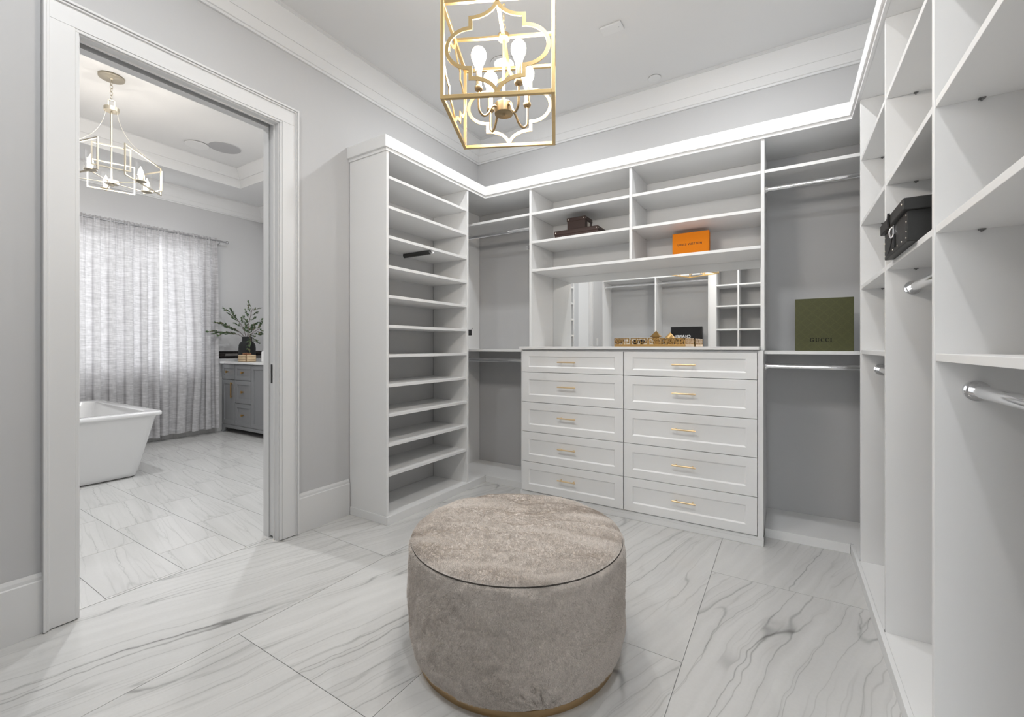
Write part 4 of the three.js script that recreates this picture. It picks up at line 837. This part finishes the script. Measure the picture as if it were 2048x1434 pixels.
{ // bathroom chandelier: six tilted frames round a hexagon with glass-shaded bulbs
  const tyC = 3.28, cx = -2.10, cz = 2.08, g = thing('chandelier', 'champagne six-light drum chandelier hanging above the bathtub', 'chandelier', [cx, 2.40, cz]);
  const P = (parent, name, geo, m) => { const k = shade(new THREE.Mesh(geo, m)); let n = 0; for (const c of parent.children) if (c.name.replace(/_\d\d\d$/, '') === name) n++; k.name = name + (n ? '_' + String(n).padStart(3, '0') : ''); parent.add(k); return k; };
  const Y = tyC - 2.40, C = M.champagne;
  P(g, 'canopy', lathe([[0, Y - 0.028], [0.012, Y - 0.028], [0.014, Y - 0.02], [0.080, Y - 0.018], [0.082, Y - 0.014], [0.082, Y - 0.0005], [0, Y - 0.0005]], 40), C);
  const links = [tube([[0, Y - 0.045, 0], [0, Y - 0.026, 0]].concat([[0, Y - 0.02, 0]]), 0.003, 6, 8)];
  for (let i = 0; i < 5; i++) links.push(new THREE.TorusGeometry(0.012, 0.0026, 8, 18).scale(0.7, 1.35, 1).rotateY(i % 2 ? Math.PI / 2 : 0.3).translate(0, Y - 0.055 - i * 0.027, 0));
  P(g, 'chain', join(links), C);
  const sq = Y - 0.215;
  P(g, 'loop', join([box(-0.022, -0.015, sq - 0.028, sq + 0.028, -0.004, 0.004), box(0.015, 0.022, sq - 0.028, sq + 0.028, -0.004, 0.004), box(-0.022, 0.022, sq + 0.021, sq + 0.028, -0.004, 0.004), box(-0.022, 0.022, sq - 0.028, sq - 0.021, -0.004, 0.004)]).rotateY(1.25), C);
  P(g, 'top_disc', cyl(0.048, 0.048, [0, Y - 0.280, 0], [0, Y - 0.250, 0], 32), C);
  P(g, 'stem', cyl(0.0055, 0.0055, [0, 0.035, 0], [0, Y - 0.28, 0], 14), C);
  P(g, 'hub', cyl(0.045, 0.045, [0, 0.018, 0], [0, 0.046, 0], 32), C);
  P(g, 'finial', cyl(0.016, 0.018, [0, 0.004, 0], [0, 0.018, 0], 20), C);
  const toCam = Math.atan2(3.385 - cz, 2.48 - cx), b = 0.009;
  const frame = (w, y0, y1) => join([box(-w, w, y0, y0 + b, -b / 2, b / 2), box(-w, w, y1 - b, y1, -b / 2, b / 2), box(-w, -w + b, y0 + b, y1 - b, -b / 2, b / 2), box(w - b, w, y0 + b, y1 - b, -b / 2, b / 2)]);
  for (let k = 0; k < 3; k++) {                             // three wide frames, and three narrow ones across the corners between them
    P(g, 'wide_frame', frame(k === 2 ? 0.150 : 0.245, 0.022, 0.262).translate(0, 0, 0.226).rotateY(Math.PI / 2 - toCam - Math.PI / 3 + k * Math.PI * 2 / 3), C);
    P(g, 'narrow_frame', frame(0.112, 0.054, 0.226).translate(0, 0, 0.305).rotateY(Math.PI / 2 - toCam + k * Math.PI * 2 / 3), C);
  }
  for (let k = 0; k < 5; k++) {
    const a = toCam - (44 + 72 * k) * Math.PI / 180, ca = Math.cos(a), sa = Math.sin(a), r = 0.248, x = r * ca, z = r * sa, y0 = 0.034;
    P(g, 'spoke', cyl(0.003, 0.003, [0.04 * ca, 0.03, 0.04 * sa], [(r - 0.01) * ca, 0.030, (r - 0.01) * sa], 8), C);
    const cup = P(g, 'cup', lathe([[0, y0 - 0.010], [0.010, y0 - 0.010], [0.014, y0 - 0.004], [0.038, y0], [0.039, y0 + 0.004], [0.012, y0 + 0.005], [0.011, y0 + 0.036], [0, y0 + 0.036]], 24).translate(x, 0, z), C);
    P(cup, 'glass_shade', lathe([[0.036, y0 + 0.005], [0.0365, y0 + 0.155], [0.0345, y0 + 0.155], [0.034, y0 + 0.005]], 28).translate(x, 0, z), M.glass);
    const bl = P(cup, 'bulb', lathe([[0, y0 + 0.122], [0.004, y0 + 0.112], [0.013, y0 + 0.090], [0.0185, y0 + 0.068], [0.016, y0 + 0.050], [0.009, y0 + 0.0365], [0, y0 + 0.0365]], 18).translate(x, 0, z), M.bulb);
    bl.userData.label = 'lit candle bulb';
    const L = new THREE.PointLight(new THREE.Color(1, 0.93, 0.84), BATH_BULB, 0, 2); L.castShadow = true; L.shadow.radius = 1.2; L.position.set(x, y0 + 0.074, z); g.add(L);
  }
  for (let k = 0; k < 3; k++) { const a = toCam + Math.PI / 3 + k * Math.PI * 2 / 3, ca = Math.cos(a), sa = Math.sin(a); P(g, 'cable', tube([[0.036 * ca, Y - 0.28, 0.036 * sa], [0.060 * ca, Y - 0.38, 0.060 * sa], [0.12 * ca, Y - 0.50, 0.12 * sa], [0.238 * ca, 0.255, 0.238 * sa]], 0.0013, 30, 6), C); }
}
{
  const tyC = 3.28;
  const sp = thing('ceiling_speaker', 'round grey speaker grille in the bathroom tray ceiling', 'speaker', [-2.69, tyC, 0.965]);
  part(sp, 'grille', cyl(0.150, 0.150, [-2.69, tyC - 0.005, 0.965], [-2.69, tyC - 0.0005, 0.965], 48), std(new THREE.Color(0.42, 0.42, 0.43), 0.8));
  part(sp, 'rim', new THREE.TorusGeometry(0.152, 0.003, 8, 60).rotateX(Math.PI / 2).translate(-2.69, tyC - 0.003, 0.965), M.trim);
  const cp = thing('sprinkler_cover', 'round white cover plate next to the grey speaker in the bathroom ceiling', 'cover plate', [-2.86, tyC, 1.16]);
  part(cp, 'plate', lathe([[0, -0.012], [0.104, -0.012], [0.110, -0.009], [0.110, -0.006], [0, -0.006]], 48).translate(-2.86, tyC, 1.16), M.trim);
  part(cp, 'collar', cyl(0.085, 0.085, [-2.86, tyC - 0.006, 1.16], [-2.86, tyC - 0.0005, 1.16], 32), M.black);
  downlight(-1.35, tyC, 2.10, 'unseen round recessed light in the bathroom ceiling near the doorway', UNSEEN_BATH_CAN, CW, 0.08);  // both bathroom downlights are out of view, placed to brighten the room
  downlight(-1.35, tyC, 0.95, 'unseen round recessed light in the bathroom ceiling above the vanity side', UNSEEN_BATH_CAN, CW, 0.08);
}

renderer.render(scene, camera);
